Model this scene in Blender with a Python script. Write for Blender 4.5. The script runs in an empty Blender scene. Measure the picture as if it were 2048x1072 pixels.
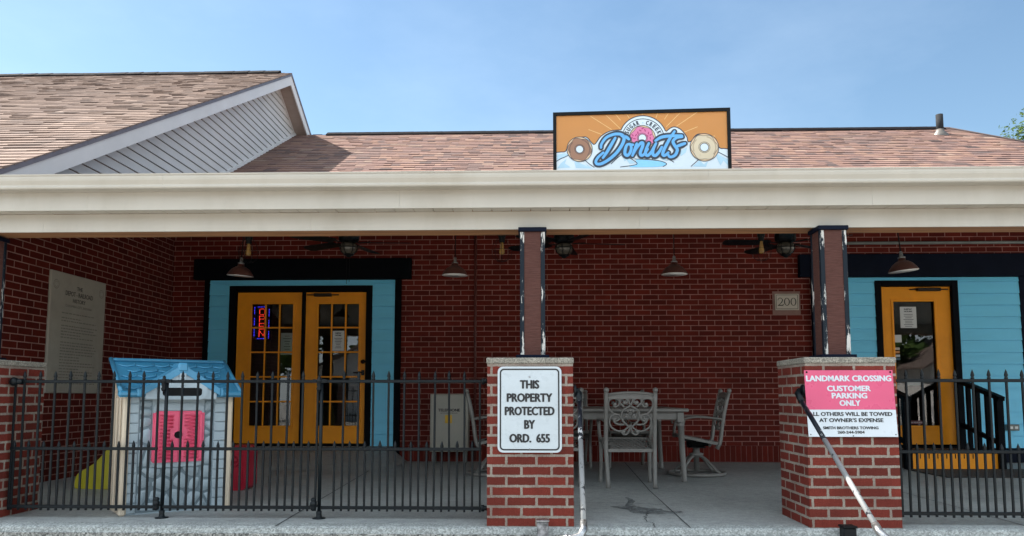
import bpy, math, random
from mathutils import Vector, Matrix
from mathutils.geometry import tessellate_polygon
random.seed(7)
SC = bpy.context.scene
COL = SC.collection
R = math.radians

# ------------------------------------------------------------------ camera, sky, sun, exposure
cam = bpy.data.cameras.new('camera'); co = bpy.data.objects.new('camera', cam); COL.objects.link(co)
co.location = (0, -5.2, .865); co.rotation_euler = (R(90 + 5.19), 0, R(1.63))
cam.sensor_width = 36; cam.lens = 27.07; cam.shift_y = .0571; cam.clip_end = 2000; cam.clip_start = .05
SC.camera = co
SUN_EL, SUN_AZ = 49.9, math.degrees(math.atan2(-1.371, .694))      # azimuth from +Y towards +X
w = bpy.data.worlds.new("World"); SC.world = w; w.use_nodes = True
nt = w.node_tree; bg = nt.nodes['Background']
sky = nt.nodes.new('ShaderNodeTexSky'); sky.sky_type = 'NISHITA'; sky.sun_disc = False
sky.sun_elevation = R(SUN_EL); sky.sun_rotation = R(SUN_AZ); sky.air_density = 1.0; sky.dust_density = 0.35; sky.ozone_density = 1.0
# unseen clouds added behind the photographer as fill light; only thin wisps over the shop
wtc = nt.nodes.new('ShaderNodeTexCoord'); wmap = nt.nodes.new('ShaderNodeMapping'); wmap.inputs['Scale'].default_value = (1, 1, 2.2); nt.links.new(wtc.outputs['Generated'], wmap.inputs[0])
wn = nt.nodes.new('ShaderNodeTexNoise'); wn.inputs['Scale'].default_value = 2.3; wn.inputs['Detail'].default_value = 7; wn.inputs['Roughness'].default_value = .58; nt.links.new(wmap.outputs[0], wn.inputs['Vector'])
wsep = nt.nodes.new('ShaderNodeSeparateXYZ'); nt.links.new(wtc.outputs['Generated'], wsep.inputs[0])
wmr = nt.nodes.new('ShaderNodeMapRange'); wmr.inputs['From Min'].default_value = .25; wmr.inputs['From Max'].default_value = -.45; wmr.inputs['To Min'].default_value = 0; wmr.inputs['To Max'].default_value = .5; nt.links.new(wsep.outputs[1], wmr.inputs[0])
wadd = nt.nodes.new('ShaderNodeMath'); wadd.operation = 'ADD'; nt.links.new(wn.outputs[0], wadd.inputs[0]); nt.links.new(wmr.outputs[0], wadd.inputs[1])
wcr = nt.nodes.new('ShaderNodeMapRange'); wcr.interpolation_type = 'SMOOTHSTEP'; wcr.inputs['From Min'].default_value = .66; wcr.inputs['From Max'].default_value = .98; wcr.inputs['To Max'].default_value = 1; nt.links.new(wadd.outputs[0], wcr.inputs[0])
wwi = nt.nodes.new('ShaderNodeMapRange'); wwi.inputs['From Min'].default_value = .45; wwi.inputs['From Max'].default_value = .75; wwi.inputs['To Min'].default_value = 0; wwi.inputs['To Max'].default_value = .075; nt.links.new(wn.outputs[0], wwi.inputs[0])
wmax = nt.nodes.new('ShaderNodeMath'); wmax.operation = 'MAXIMUM'; nt.links.new(wcr.outputs[0], wmax.inputs[0]); nt.links.new(wwi.outputs[0], wmax.inputs[1])
wmix = nt.nodes.new('ShaderNodeMix'); wmix.data_type = 'RGBA'; nt.links.new(wmax.outputs[0], wmix.inputs[0]); wtint = nt.nodes.new('ShaderNodeMix'); wtint.data_type = 'RGBA'; wtint.blend_type = 'MULTIPLY'; wtint.inputs[0].default_value = 1; wtint.inputs[7].default_value = (.95, 1.04, 1.0, 1); nt.links.new(sky.outputs[0], wtint.inputs[6]); nt.links.new(wtint.outputs[2], wmix.inputs[6]); wmix.inputs[7].default_value = (10.2, 11.6, 12.8, 1)
nt.links.new(wmix.outputs[2], bg.inputs[0]); bg.inputs[1].default_value = .056
sl = bpy.data.lights.new('sun', 'SUN'); so = bpy.data.objects.new('sun', sl); COL.objects.link(so)
sl.energy = 5.0; sl.angle = R(.5); sl.color = (1, .95, .87)
so.rotation_euler = Vector((1.371, -.694, -1.828)).to_track_quat('-Z', 'Y').to_euler()
SC.view_settings.view_transform = 'Standard'; SC.view_settings.look = 'None'
SC.view_settings.exposure = 1.75; SC.view_settings.gamma = 1
SC.cycles.max_bounces = 8; SC.cycles.diffuse_bounces = 4; SC.cycles.glossy_bounces = 3; SC.cycles.transparent_max_bounces = 8
SC.cycles.use_denoising = True

# ------------------------------------------------------------------ materials
def nmat(name):
    m = bpy.data.materials.new(name); m.use_nodes = True
    t = m.node_tree; return m, t, t.nodes['Principled BSDF']
def N(t, k, **kw):
    n = t.nodes.new('ShaderNode' + k)
    for a, v in kw.items(): setattr(n, a, v)
    return n
def mixc(t, fac, a, b, mode='MIX'):
    n = N(t, 'Mix', data_type='RGBA', blend_type=mode)
    for s, v in ((0, fac), (6, a), (7, b)):
        if hasattr(v, 'is_output'): t.links.new(v, n.inputs[s])
        elif isinstance(v, (tuple, list)): n.inputs[s].default_value = (*v[:3], 1)
        else: n.inputs[s].default_value = v
    return n.outputs[2]
def noise(t, vec, scale, detail=4, rough=.55):
    n = N(t, 'TexNoise'); n.inputs['Scale'].default_value = scale; n.inputs['Detail'].default_value = detail
    n.inputs['Roughness'].default_value = rough
    if vec is not None: t.links.new(vec, n.inputs['Vector'])
    return n.outputs[0]
def ramp(t, fac, stops):
    n = N(t, 'ValToRGB'); e = n.color_ramp.elements
    while len(e) < len(stops): e.new(.5)
    for i, (p, c) in enumerate(stops):
        e[i].position = p; e[i].color = (c, c, c, 1) if isinstance(c, (int, float)) else (*c, 1)
    t.links.new(fac, n.inputs[0]); return n.outputs[0]
def bump(t, h, b, strength=.3, dist=.01):
    n = N(t, 'Bump'); n.inputs['Strength'].default_value = strength; n.inputs['Distance'].default_value = dist
    t.links.new(h, n.inputs['Height']); t.links.new(n.outputs[0], b.inputs['Normal'])
def vscale(t, vec, s):
    n = N(t, 'Mapping'); n.inputs['Scale'].default_value = s; t.links.new(vec, n.inputs[0]); return n.outputs[0]
def plain(name, c, rough=.5, metal=0, var=.15, scale=6, dirt=None, dirt_amt=.3, bmp=0, bscale=80, coat=0, stretch=(1, 1, 1), spec=.5):
    m, t, b = nmat(name)
    v = vscale(t, N(t, 'TexCoord').outputs['Object'], stretch)
    n1 = noise(t, v, scale, 5)
    lo = tuple(x * (1 - var) for x in c); hi = tuple(min(1, x * (1 + var)) for x in c)
    col = mixc(t, ramp(t, n1, [(.3, 0), (.7, 1)]), lo, hi)
    if dirt:
        n2 = noise(t, v, scale * .45 + .3, 6, .65)
        f = ramp(t, n2, [(.48, 0), (.72, dirt_amt)])
        col = mixc(t, f, col, dirt)
    t.links.new(col, b.inputs['Base Color'])
    n3 = noise(t, v, scale * 3, 3)
    t.links.new(ramp(t, n3, [(.3, max(0, rough - .08)), (.7, min(1, rough + .1))]), b.inputs['Roughness'])
    b.inputs['Metallic'].default_value = metal; b.inputs['Specular IOR Level'].default_value = spec
    if coat: b.inputs['Coat Weight'].default_value = coat
    if bmp: bump(t, noise(t, v, bscale, 4), b, bmp, .004)
    return m
def brick(name, bw, bh, mortar, c1, c2, cm, off=.5, ox=0, oy=0, spec=.10, rough=.7, wob=.0015, score=0, depth=.006, dark=.4, vert=False, msmooth=.1):
    m, t, b = nmat(name)
    uv = N(t, 'UVMap'); uv.uv_map = 'UVMap'; v0 = uv.outputs[0]
    nz = N(t, 'TexNoise'); nz.inputs['Scale'].default_value = 45; nz.inputs['Detail'].default_value = 2
    t.links.new(v0, nz.inputs[0])
    sub = N(t, 'VectorMath', operation='SUBTRACT'); t.links.new(nz.outputs[1], sub.inputs[0]); sub.inputs[1].default_value = (.5, .5, .5)
    sc = N(t, 'VectorMath', operation='SCALE'); t.links.new(sub.outputs[0], sc.inputs[0]); sc.inputs['Scale'].default_value = wob * 4
    add = N(t, 'VectorMath', operation='ADD'); t.links.new(v0, add.inputs[0]); t.links.new(sc.outputs[0], add.inputs[1])
    mp = N(t, 'Mapping'); t.links.new(add.outputs[0], mp.inputs[0]); mp.inputs['Location'].default_value = (ox, oy, 0)
    bt = N(t, 'TexBrick'); bt.offset = off; t.links.new(mp.outputs[0], bt.inputs[0])
    for k, vv in (('Scale', 1), ('Mortar Size', mortar / 2), ('Mortar Smooth', msmooth), ('Bias', 0), ('Brick Width', bw), ('Row Height', bh)):
        bt.inputs[k].default_value = vv
    bt.inputs['Color1'].default_value = (*c1, 1); bt.inputs['Color2'].default_value = (*c2, 1); bt.inputs['Mortar'].default_value = (*cm, 1)
    col = bt.outputs[0]
    n1 = noise(t, v0, 3.1, 6, .6)
    col = mixc(t, ramp(t, n1, [(.35, 0), (.7, dark)]), col, tuple(x * .55 for x in c2))
    n2 = noise(t, v0, 130, 3)
    col = mixc(t, .35, col, mixc(t, 1.0, col, ramp(t, n2, [(.3, .45), (.7, 1.5)]), 'MULTIPLY'))
    h = N(t, 'Math', operation='SUBTRACT'); h.inputs[0].default_value = 1; t.links.new(bt.outputs[1], h.inputs[1]); hh = h.outputs[0]
    if score:
        wv = noise(t, vscale(t, v0, (260, 14, 1)), 1, 3, .6)
        col = mixc(t, ramp(t, wv, [(.35, .35), (.65, 0)]), col, tuple(x * .45 for x in c1))
        a2 = N(t, 'Math', operation='MULTIPLY_ADD'); t.links.new(wv, a2.inputs[0]); a2.inputs[1].default_value = .35; t.links.new(hh, a2.inputs[2]); hh = a2.outputs[0]
    a3 = N(t, 'Math', operation='MULTIPLY_ADD'); t.links.new(n2, a3.inputs[0]); a3.inputs[1].default_value = .25; t.links.new(hh, a3.inputs[2]); hh = a3.outputs[0]
    t.links.new(col, b.inputs['Base Color']); b.inputs['Roughness'].default_value = rough; b.inputs['Specular IOR Level'].default_value = spec
    bump(t, hh, b, .8, depth)
    return m
def concrete(name, c, agg=.3, dark=(.07, .075, .08), scale=1.2, rough=.85, aggscale=90):
    m, t, b = nmat(name)
    v = N(t, 'TexCoord').outputs['Object']
    n1 = noise(t, v, scale, 7, .65); n2 = noise(t, v, 14, 5, .6)
    vo = N(t, 'TexVoronoi'); vo.inputs['Scale'].default_value = aggscale; t.links.new(v, vo.inputs['Vector'])
    sep = N(t, 'SeparateColor'); t.links.new(vo.outputs['Color'], sep.inputs[0])
    col = mixc(t, ramp(t, n1, [(.35, 0), (.68, .75)]), c, tuple(x * .62 for x in c))
    col = mixc(t, ramp(t, n2, [(.4, 0), (.75, .35)]), col, dark)
    g = ramp(t, sep.outputs[0], [(0, .25), (.5, .9), (1, 1.9)])
    col = mixc(t, agg, col, mixc(t, 1, col, g, 'MULTIPLY'))
    t.links.new(col, b.inputs['Base Color']); b.inputs['Roughness'].default_value = rough
    a = N(t, 'Math', operation='MULTIPLY_ADD'); t.links.new(sep.outputs[1], a.inputs[0]); a.inputs[1].default_value = agg; t.links.new(n2, a.inputs[2])
    bump(t, a.outputs[0], b, .5, .004)
    return m
def peeling(name, c, under, lo=.60, hi=.63, rough=.55):
    """old paint flaking off: patches of the pale primer show in long vertical streaks"""
    m, t, b = nmat(name)
    v = N(t, 'TexCoord').outputs['Object']
    n1 = noise(t, vscale(t, v, (34, 34, 5)), 1, 6, .72)
    n2 = noise(t, vscale(t, v, (3, 3, 2.2)), 1, 2)
    a = N(t, 'Math', operation='MULTIPLY_ADD'); t.links.new(n2, a.inputs[0]); a.inputs[1].default_value = .55; t.links.new(n1, a.inputs[2])
    f = ramp(t, a.outputs[0], [(lo + .27, 0), (hi + .27, 1)])
    col = mixc(t, f, c, under)
    t.links.new(col, b.inputs['Base Color']); b.inputs['Roughness'].default_value = rough; b.inputs['Specular IOR Level'].default_value = .2
    bump(t, f, b, -.4, .002)
    return m
def emit(name, c, s):
    m, t, b = nmat(name); b.inputs['Base Color'].default_value = (*[x * .3 for x in c], 1)
    b.inputs['Emission Color'].default_value = (*c, 1); b.inputs['Emission Strength'].default_value = s; return m
def glass(name, tint=(.75, .8, .8), refl=1.0):
    m, t, b = nmat(name); t.nodes.remove(b)
    tr = N(t, 'BsdfTransparent'); tr.inputs[0].default_value = (*tint, 1)
    gl = N(t, 'BsdfGlossy'); gl.inputs['Roughness'].default_value = .004
    v = N(t, 'TexCoord').outputs['Object']
    bp = N(t, 'Bump'); bp.inputs['Strength'].default_value = .04; bp.inputs['Distance'].default_value = .02
    t.links.new(noise(t, v, 2.2, 2), bp.inputs['Height']); t.links.new(bp.outputs[0], gl.inputs['Normal'])
    fr = N(t, 'Fresnel'); fr.inputs[0].default_value = 1.9
    mx = N(t, 'MixShader'); t.links.new(fr.outputs[0], mx.inputs[0]); t.links.new(tr.outputs[0], mx.inputs[1]); t.links.new(gl.outputs[0], mx.inputs[2])
    t.links.new(mx.outputs[0], t.nodes['Material Output'].inputs[0]); return m
def shingle_mat(name, stops):
    m, t, b = nmat(name)
    at = N(t, 'Attribute'); at.attribute_name = 'tint'
    sp = N(t, 'SeparateColor'); t.links.new(at.outputs['Color'], sp.inputs[0])
    col = ramp(t, sp.outputs[0], stops)
    v = N(t, 'TexCoord').outputs['Object']
    n = noise(t, v, 260, 3, .7); n2 = noise(t, v, .55, 4)
    col = mixc(t, .6, col, mixc(t, 1, col, ramp(t, n, [(.3, .4), (.7, 1.5)]), 'MULTIPLY'))
    col = mixc(t, ramp(t, n2, [(.4, 0), (.7, .3)]), col, (.13, .10, .09))
    t.links.new(col, b.inputs['Base Color']); b.inputs['Roughness'].default_value = 1.0; b.inputs['Specular IOR Level'].default_value = .1
    bump(t, n, b, .5, .004); return m

M = {}
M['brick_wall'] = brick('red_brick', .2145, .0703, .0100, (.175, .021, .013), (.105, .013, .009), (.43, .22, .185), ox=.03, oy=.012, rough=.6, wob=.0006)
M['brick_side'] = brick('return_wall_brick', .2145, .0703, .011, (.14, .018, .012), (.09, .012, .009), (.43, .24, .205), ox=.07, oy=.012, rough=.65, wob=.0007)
M['brick_soldier'] = brick('soldier_brick', .0703, .2145, .0085, (.17, .017, .010), (.115, .013, .008), (.25, .11, .09), off=0, rough=.6, wob=.0006)
M['brick_pier'] = brick('pier_brick', .2032, .0677, .017, (.205, .038, .027), (.115, .026, .020), (.33, .30, .255), rough=.8, wob=.0021, score=1, depth=.009, dark=.6, ox=.086, oy=.006, msmooth=.02)
M['lime_cap'] = concrete('limestone_cap', (.27, .25, .21), agg=.6, dark=(.12, .105, .085), scale=5, aggscale=160)
M['beige'] = plain('beige_cladding', (.455, .422, .368), .42, var=.05, scale=1.6, dirt=(.27, .225, .165), dirt_amt=.35, stretch=(1.6, 1, .5))
M['beam_wood'] = plain('stained_beam_wood', (.34, .165, .075), .6, var=.4, scale=2.5, stretch=(.6, 12, 12))
M['navy'] = plain('navy_paint', (.004, .0065, .016), .6, var=.2, scale=4, spec=.08)
M['black_trim'] = plain('black_trim_paint', (.002, .003, .005), .6, var=.2, scale=4, spec=.07)
M['navy_peel'] = peeling('peeling_navy_trim', (.005, .010, .017), (.52, .50, .47), .56, .585)
M['brown_panel'] = plain('rough_sawn_brown_panel', (.078, .034, .028), .8, var=.22, scale=2, bmp=.7, bscale=1, stretch=(9, 9, 150), dirt=(.15, .085, .075), dirt_amt=.35, spec=.12)
M['blue'] = plain('blue_siding_paint', (.17, .64, .90), .42, var=.05, scale=1.5, bmp=.1, bscale=60, stretch=(1, 1, 4))
M['orange'] = plain('orange_door_paint', (.92, .33, .012), .4, var=.06, scale=3, spec=.25, dirt=(.45, .15, .02), dirt_amt=.25)
M['iron'] = plain('black_iron_paint', (.003, .0055, .0075), .42, spec=.22, var=.3, scale=14, bmp=.15, bscale=120)
M['rail_paint'] = peeling('worn_handrail_paint', (.007, .009, .015), (.5, .5, .5), .58, .61, .35)
M['galv'] = plain('galvanised_steel', (.36, .36, .36), .3, .9, var=.4, scale=30)
M['galv_worn'] = peeling('flaked_handrail_pipe', (.02, .02, .025), (.26, .26, .255), .365, .40, .4)
M['floor'] = concrete('porch_concrete', (.36, .38, .375), agg=.22, scale=1.1, rough=.6, aggscale=120)
M['aggregate'] = concrete('exposed_aggregate', (.25, .245, .225), agg=1.0, dark=(.09, .085, .08), scale=3, aggscale=95)
M['edge'] = concrete('worn_slab_edge', (.34, .36, .35), agg=.5, dark=(.20, .2, .19), scale=3.5, aggscale=110)
M['asphalt'] = concrete('parking_surface', (.30, .285, .26), agg=.4, dark=(.12, .12, .11), scale=.3, aggscale=60)
M['grout'] = plain('dark_joint_filler', (.03, .032, .035), .9)
def stain_mat():
    m, t, b = nmat('damp_concrete_stain'); v = N(t, 'TexCoord').outputs['Object']
    b.inputs['Base Color'].default_value = (.10, .115, .125, 1); b.inputs['Roughness'].default_value = .4
    t.links.new(ramp(t, noise(t, v, 13, 6, .7), [(.36, 0), (.60, .75)]), b.inputs['Alpha']); return m
M['stain'] = stain_mat()
M['shingle'] = shingle_mat('brown_blend_shingles', [(0, (.085, .066, .064)), (.25, (.145, .096, .086)), (.5, (.19, .117, .100)), (.75, (.215, .132, .102)), (.9, (.235, .16, .13)), (1, (.25, .185, .15))])
M['shingle_tan'] = shingle_mat('pale_tan_shingles', [(0, (.13, .100, .088)), (.3, (.19, .138, .116)), (.6, (.22, .158, .130)), (.85, (.24, .175, .143)), (1, (.26, .195, .165))])  # paler, tanner blend than the main roof shingles
M['ridge'] = plain('dark_ridge_vent', (.008, .007, .008), .95, spec=.05)
M['siding'] = plain('grey_lap_siding', (.60, .575, .56), .5, var=.04, scale=2, dirt=(.44, .41, .39), dirt_amt=.3)
M['fascia_grey'] = plain('pale_grey_fascia', (.62, .60, .59), .45, var=.05, scale=2)
M['drip'] = plain('shingle_edge_metal', (.14, .13, .15), .5, var=.15)
M['soffit_tan'] = plain('tan_gable_soffit', (.34, .27, .23), .6, var=.06)
M['ceiling'] = plain('cream_ceiling_boards', (.74, .71, .64), .7, var=.06, scale=3)
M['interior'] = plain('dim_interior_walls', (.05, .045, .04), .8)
M['glass'] = glass('door_glass')
M['bronze'] = plain('dark_bronze_hardware', (.025, .02, .017), .35, .6, var=.2)
M['chair'] = plain('taupe_cast_aluminium', (.19, .18, .165), .45, .1, var=.12, scale=9, dirt=(.2, .19, .18), dirt_amt=.35, bmp=.1, bscale=150)
M['black'] = plain('black_metal', (.004, .005, .006), .5, var=.2, spec=.15)
M['shade_red'] = plain('oxide_red_enamel', (.085, .028, .02), .38, var=.15)
M['white'] = plain('white_enamel', (.78, .77, .74), .4, var=.03)
M['frost'] = plain('smoky_jar_glass', (.075, .065, .05), .12, var=.2, scale=10)
M['amber'] = plain('amber_bulb_glass', (.30, .17, .05), .08, var=.35, scale=18)
M['paper'] = plain('white_paper', (.60, .60, .58), .7, var=.04)
M['ink'] = plain('black_ink', (.012, .012, .014), .6)
M['sheet_white'] = plain('reflective_white_sheeting', (.48, .53, .565), .3, var=.05, scale=5, dirt=(.37, .41, .43), dirt_amt=.6)
M['sign_pink'] = plain('faded_red_sign_paint', (.60, .085, .18), .3, var=.06, scale=3)
M['sign_white'] = plain('sign_white_paint', (.56, .61, .66), .3, var=.03)
M['stone_plaque'] = plain('carved_limestone', (.40, .37, .315), .8, var=.1, scale=3, dirt=(.19, .18, .16), dirt_amt=.5, bmp=.2)
M['carving'] = plain('carved_letter_paint', (.045, .043, .04), .9)
M['faint_carving'] = plain('worn_small_carving', (.22, .205, .18), .9)
M['cabinet'] = plain('beige_cabinet_paint', (.42, .40, .34), .45, var=.04, dirt=(.26, .24, .2), dirt_amt=.3)
M['yellow'] = plain('yellow_sticker', (.72, .43, .02), .5)
M['toy_blue'] = plain('blue_moulded_plastic', (.034, .185, .315), .38, var=.1, scale=5, bmp=.08, bscale=200)
M['toy_blue_light'] = plain('sun_bleached_blue_plastic', (.065, .26, .43), .4, var=.1, scale=4, bmp=.08, bscale=200)
M['toy_grey'] = plain('grey_blue_moulded_plastic', (.36, .44, .49), .42, var=.07, scale=4, bmp=.1, bscale=200)
M['toy_stone'] = plain('moulded_stone_plastic', (.34, .42, .47), .4, var=.18, scale=6, bmp=.1, bscale=160)
M['toy_cream'] = plain('cream_moulded_plastic', (.62, .52, .40), .42, var=.06, scale=4)
M['toy_pink'] = plain('pink_plastic', (.78, .095, .19), .32, var=.08, scale=4)
M['toy_red'] = plain('crimson_plastic', (.42, .012, .035), .35, var=.12, scale=4)
M['toy_yellow'] = plain('yellow_plastic', (.46, .40, .02), .4, var=.15, scale=5)
M['seam'] = plain('moulding_groove', (.15, .20, .23), .7)
M['plank'] = plain('weathered_brown_planks', (.085, .055, .038), .75, var=.35, scale=4, stretch=(10, 1, 1))
M['mat'] = plain('dark_rubber_mat', (.028, .024, .021), .9, bmp=.5, bscale=200)
M['conduit_red'] = plain('oxide_painted_conduit', (.12, .032, .026), .5)
M['conduit_grey'] = plain('grey_green_conduit', (.17, .18, .165), .5)
M['trunk'] = plain('tree_bark', (.06, .045, .032), .9, var=.3, bmp=.6)
M['pipe'] = plain('dark_vent_pipe', (.02, .021, .023), .8, spec=.1)
M['lead'] = plain('vent_boot_flashing', (.095, .085, .075), .5)

# ------------------------------------------------------------------ mesh collecting helper
class MB:
    def __init__(s, T=None): s.v = []; s.f = []; s.sm = []; s.T = T; s.tint = []
    def add(s, vs, fs, smooth=False, tint=None):
        o = len(s.v)
        s.v += [s.T(*p) if s.T else tuple(p) for p in vs]
        for f in fs: s.f.append(tuple(i + o for i in f)); s.sm.append(smooth); s.tint.append(tint)
        return s
    def box(s, x0, x1, y0, y1, z0, z1, bev=0, axis=None):
        if not bev:
            v = [(x, y, z) for x in (x0, x1) for y in (y0, y1) for z in (z0, z1)]
            s.add(v, [(0, 1, 3, 2), (4, 6, 7, 5), (0, 4, 5, 1), (2, 3, 7, 6), (0, 2, 6, 4), (1, 5, 7, 3)]); return s
        b = min(bev, abs(x1 - x0) / 2.01, abs(y1 - y0) / 2.01, abs(z1 - z0) / 2.01)
        vs = []; idx = {}
        X = (x0, x1); Y = (y0, y1); Z = (z0, z1)
        for i in (0, 1):
            for j in (0, 1):
                for k in (0, 1):
                    dx = b if i == 0 else -b; dy = b if j == 0 else -b; dz = b if k == 0 else -b
                    for a, p in enumerate([(X[i], Y[j] + dy, Z[k] + dz), (X[i] + dx, Y[j], Z[k] + dz), (X[i] + dx, Y[j] + dy, Z[k])]):
                        idx[i, j, k, a] = len(vs); vs.append(p)
        F = []
        for a in (0, 1, 2):
            for q in (0, 1):
                c = [(0, 0), (1, 0), (1, 1), (0, 1)]
                f = []
                for (m_, n_) in c:
                    key = [m_, n_]; key.insert(a, q); f.append(idx[(*key, a)])
                F.append(tuple(f) if (q == 1) == (a != 1) else tuple(reversed(f)))
        for a in (0, 1, 2):
            o1, o2 = [t for t in (0, 1, 2) if t != a]
            for m_ in (0, 1):
                for n_ in (0, 1):
                    def k_(e, face):
                        key = [0, 0, 0]; key[a] = e; key[o1] = m_; key[o2] = n_; return idx[(*key, face)]
                    F.append((k_(0, o1), k_(1, o1), k_(1, o2), k_(0, o2)))
        for i in (0, 1):
            for j in (0, 1):
                for k in (0, 1): F.append((idx[i, j, k, 0], idx[i, j, k, 1], idx[i, j, k, 2]))
        s.add(vs, F); return s
    def bar(s, a, b, w, h=None, up=(0, 0, 1)):
        a = Vector(a); b = Vector(b); d = (b - a).normalized(); h = h or w
        u = Vector(up)
        if abs(d.dot(u)) > .98: u = Vector((0, 1, 0))
        sx = d.cross(u).normalized() * w / 2; sz = sx.cross(d).normalized() * h / 2
        v = [p + i * sx + j * sz for p in (a, b) for i in (-1, 1) for j in (-1, 1)]
        s.add([tuple(x) for x in v], [(0, 1, 3, 2), (4, 6, 7, 5), (0, 4, 5, 1), (2, 3, 7, 6), (0, 2, 6, 4), (1, 5, 7, 3)]); return s
    def tube(s, path, r, n=8, closed=False, flat=1.0, flatdir=None):
        P = [Vector(p) for p in path]; m = len(P); rs = r if isinstance(r, (list, tuple)) else [r] * m
        vs = []; prev = None
        for i, p in enumerate(P):
            if closed: d = P[(i + 1) % m] - P[i - 1]
            else: d = P[min(i + 1, m - 1)] - P[max(i - 1, 0)]
            d = d.normalized()
            if flatdir is not None: q = Vector(flatdir); q = (q - d * q.dot(d)).normalized()
            elif prev is None:
                q = Vector((0, 0, 1)) if abs(d.z) < .9 else Vector((1, 0, 0)); q = (q - d * q.dot(d)).normalized()
            else: q = (prev - d * prev.dot(d)).normalized()
            prev = q; e = d.cross(q)
            for k in range(n):
                a = 2 * math.pi * k / n
                vs.append(tuple(p + (e * math.cos(a) + q * math.sin(a) * flat) * rs[i]))
        fs = []
        for i in range(m if closed else m - 1):
            j = (i + 1) % m
            for k in range(n): fs.append((i * n + k, i * n + (k + 1) % n, j * n + (k + 1) % n, j * n + k))
        if not closed: fs += [tuple(range(n - 1, -1, -1)), tuple((m - 1) * n + k for k in range(n))]
        s.add(vs, fs, True); return s
    def lathe(s, prof, c=(0, 0, 0), n=16, axis='z'):
        vs = []; fs = []
        for (r, z) in prof:
            for k in range(n):
                a = 2 * math.pi * k / n; x, y = r * math.cos(a), r * math.sin(a)
                p = (x, y, z) if axis == 'z' else ((x, z, y) if axis == 'y' else (z, x, y))
                vs.append((p[0] + c[0], p[1] + c[1], p[2] + c[2]))
        m = len(prof)
        for i in range(m - 1):
            for k in range(n): fs.append((i * n + k, i * n + (k + 1) % n, (i + 1) * n + (k + 1) % n, (i + 1) * n + k))
        if prof[0][0] > 1e-5: fs.append(tuple(range(n - 1, -1, -1)))
        if prof[-1][0] > 1e-5: fs.append(tuple((m - 1) * n + k for k in range(n)))
        s.add(vs, fs, True); return s
    def ball(s, c, r, n=12):
        return s.lathe([(max(1e-6, r * math.sin(math.pi * i / 8)), -r * math.cos(math.pi * i / 8)) for i in range(9)], c, n)
    def prism(s, pts, f0, f1):
        """pts 2D polygon; f0/f1 map a 2D point to the two end faces"""
        n = len(pts); vs = [f0(*p) for p in pts] + [f1(*p) for p in pts]
        tri = tessellate_polygon([[Vector((p[0], p[1], 0)) for p in pts]])
        fs = [tuple(t) for t in tri] + [tuple(i + n for i in reversed(t)) for t in tri] + [(i, (i + 1) % n, (i + 1) % n + n, i + n) for i in range(n)]
        s.add(vs, fs); return s
    def flat(s, pts, f):
        tri = tessellate_polygon([[Vector((p[0], p[1], 0)) for p in pts]])
        s.add([f(*p) for p in pts], [tuple(t) for t in tri]); return s
    def stroke(s, pts, wd, f, lift=0.0, caps=True):
        """a painted line: strip with round ends; f(u, v, lift)"""
        ws = wd if isinstance(wd, (list, tuple)) else [wd] * len(pts)
        P = [Vector((p[0], p[1])) for p in pts]; vs = []; fs = []
        for i, p in enumerate(P):
            d = (P[min(i + 1, len(P) - 1)] - P[max(i - 1, 0)]); d = d.normalized() if d.length else Vector((1, 0))
            nn = Vector((-d.y, d.x)) * ws[i] / 2; l = lift + i * 2e-6
            vs += [f(*(p + nn), l), f(*(p - nn), l)]
        for i in range(len(P) - 1): fs.append((2 * i, 2 * i + 1, 2 * i + 3, 2 * i + 2))
        s.add(vs, fs)
        if caps:
            for q, e in ((0, 1), (len(P) - 1, 2)):
                c = P[q]; rr = ws[q] / 2
                s.add([f(c.x + rr * math.cos(a * math.pi / 6), c.y + rr * math.sin(a * math.pi / 6), lift + 6e-5 + e * 2e-5) for a in range(12)], [tuple(range(12))])
        return s
    def text(s, body, cx, base, width, height, f, bold=0.0, lift=0.0, thick=0.0012, shear=0, strike=0):
        me = text_mesh(body, bold, shear)
        vs, fs, (x0, x1, y0, y1) = me
        sy = height / (y1 - y0); sx = width / (x1 - x0) if width else sy
        for k, (ax, ay) in enumerate(((-1, 0), (1, 0), (0, 1), (0, -1)) if strike else ((0, 0),)):
            s.add([f(cx + (x - (x0 + x1) / 2) * sx + ax * strike, base + (y - y0) * sy + ay * strike * .5, lift + k * 4e-5 + (thick if z > 0 else 0)) for x, y, z in vs], fs)
        return s
    def build(s, name, mat, parent=None, loc=None):
        me = bpy.data.meshes.new(name)
        L = Vector(loc) if loc else (parent_origin(parent) if parent else Vector((0, 0, 0)))
        me.from_pydata([tuple(Vector(p) - L) for p in s.v], [], s.f); me.update()
        me.polygons.foreach_set('use_smooth', s.sm)
        uv = me.uv_layers.new(name='UVMap')
        V = [Vector(p) for p in s.v]
        for pl in me.polygons:
            n = pl.normal
            if abs(n.z) > .95: t1, t2 = Vector((1, 0, 0)), Vector((0, 1, 0))
            else:
                t1 = Vector((-n.y, n.x, 0)).normalized()
                if abs(t1.x) > abs(t1.y):
                    if t1.x < 0: t1 = -t1
                elif t1.y < 0: t1 = -t1
                t2 = n.cross(t1)
                if t2.z < 0: t2 = -t2
            for li in pl.loop_indices:
                p = V[me.loops[li].vertex_index]; uv.data[li].uv = (p.dot(t1), p.dot(t2))
        if any(x is not None for x in s.tint):
            ca = me.color_attributes.new('tint', 'FLOAT_COLOR', 'CORNER')
            for pl in me.polygons:
                q = s.tint[pl.index] or 0.0
                for li in pl.loop_indices: ca.data[li].color = (q, q, q, 1)
        me.materials.append(mat if not isinstance(mat, str) else M[mat])
        o = bpy.data.objects.new(name, me); COL.objects.link(o)
        if parent: o.parent = parent
        elif loc: o.location = loc
        return o
ORIG = {}
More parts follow.
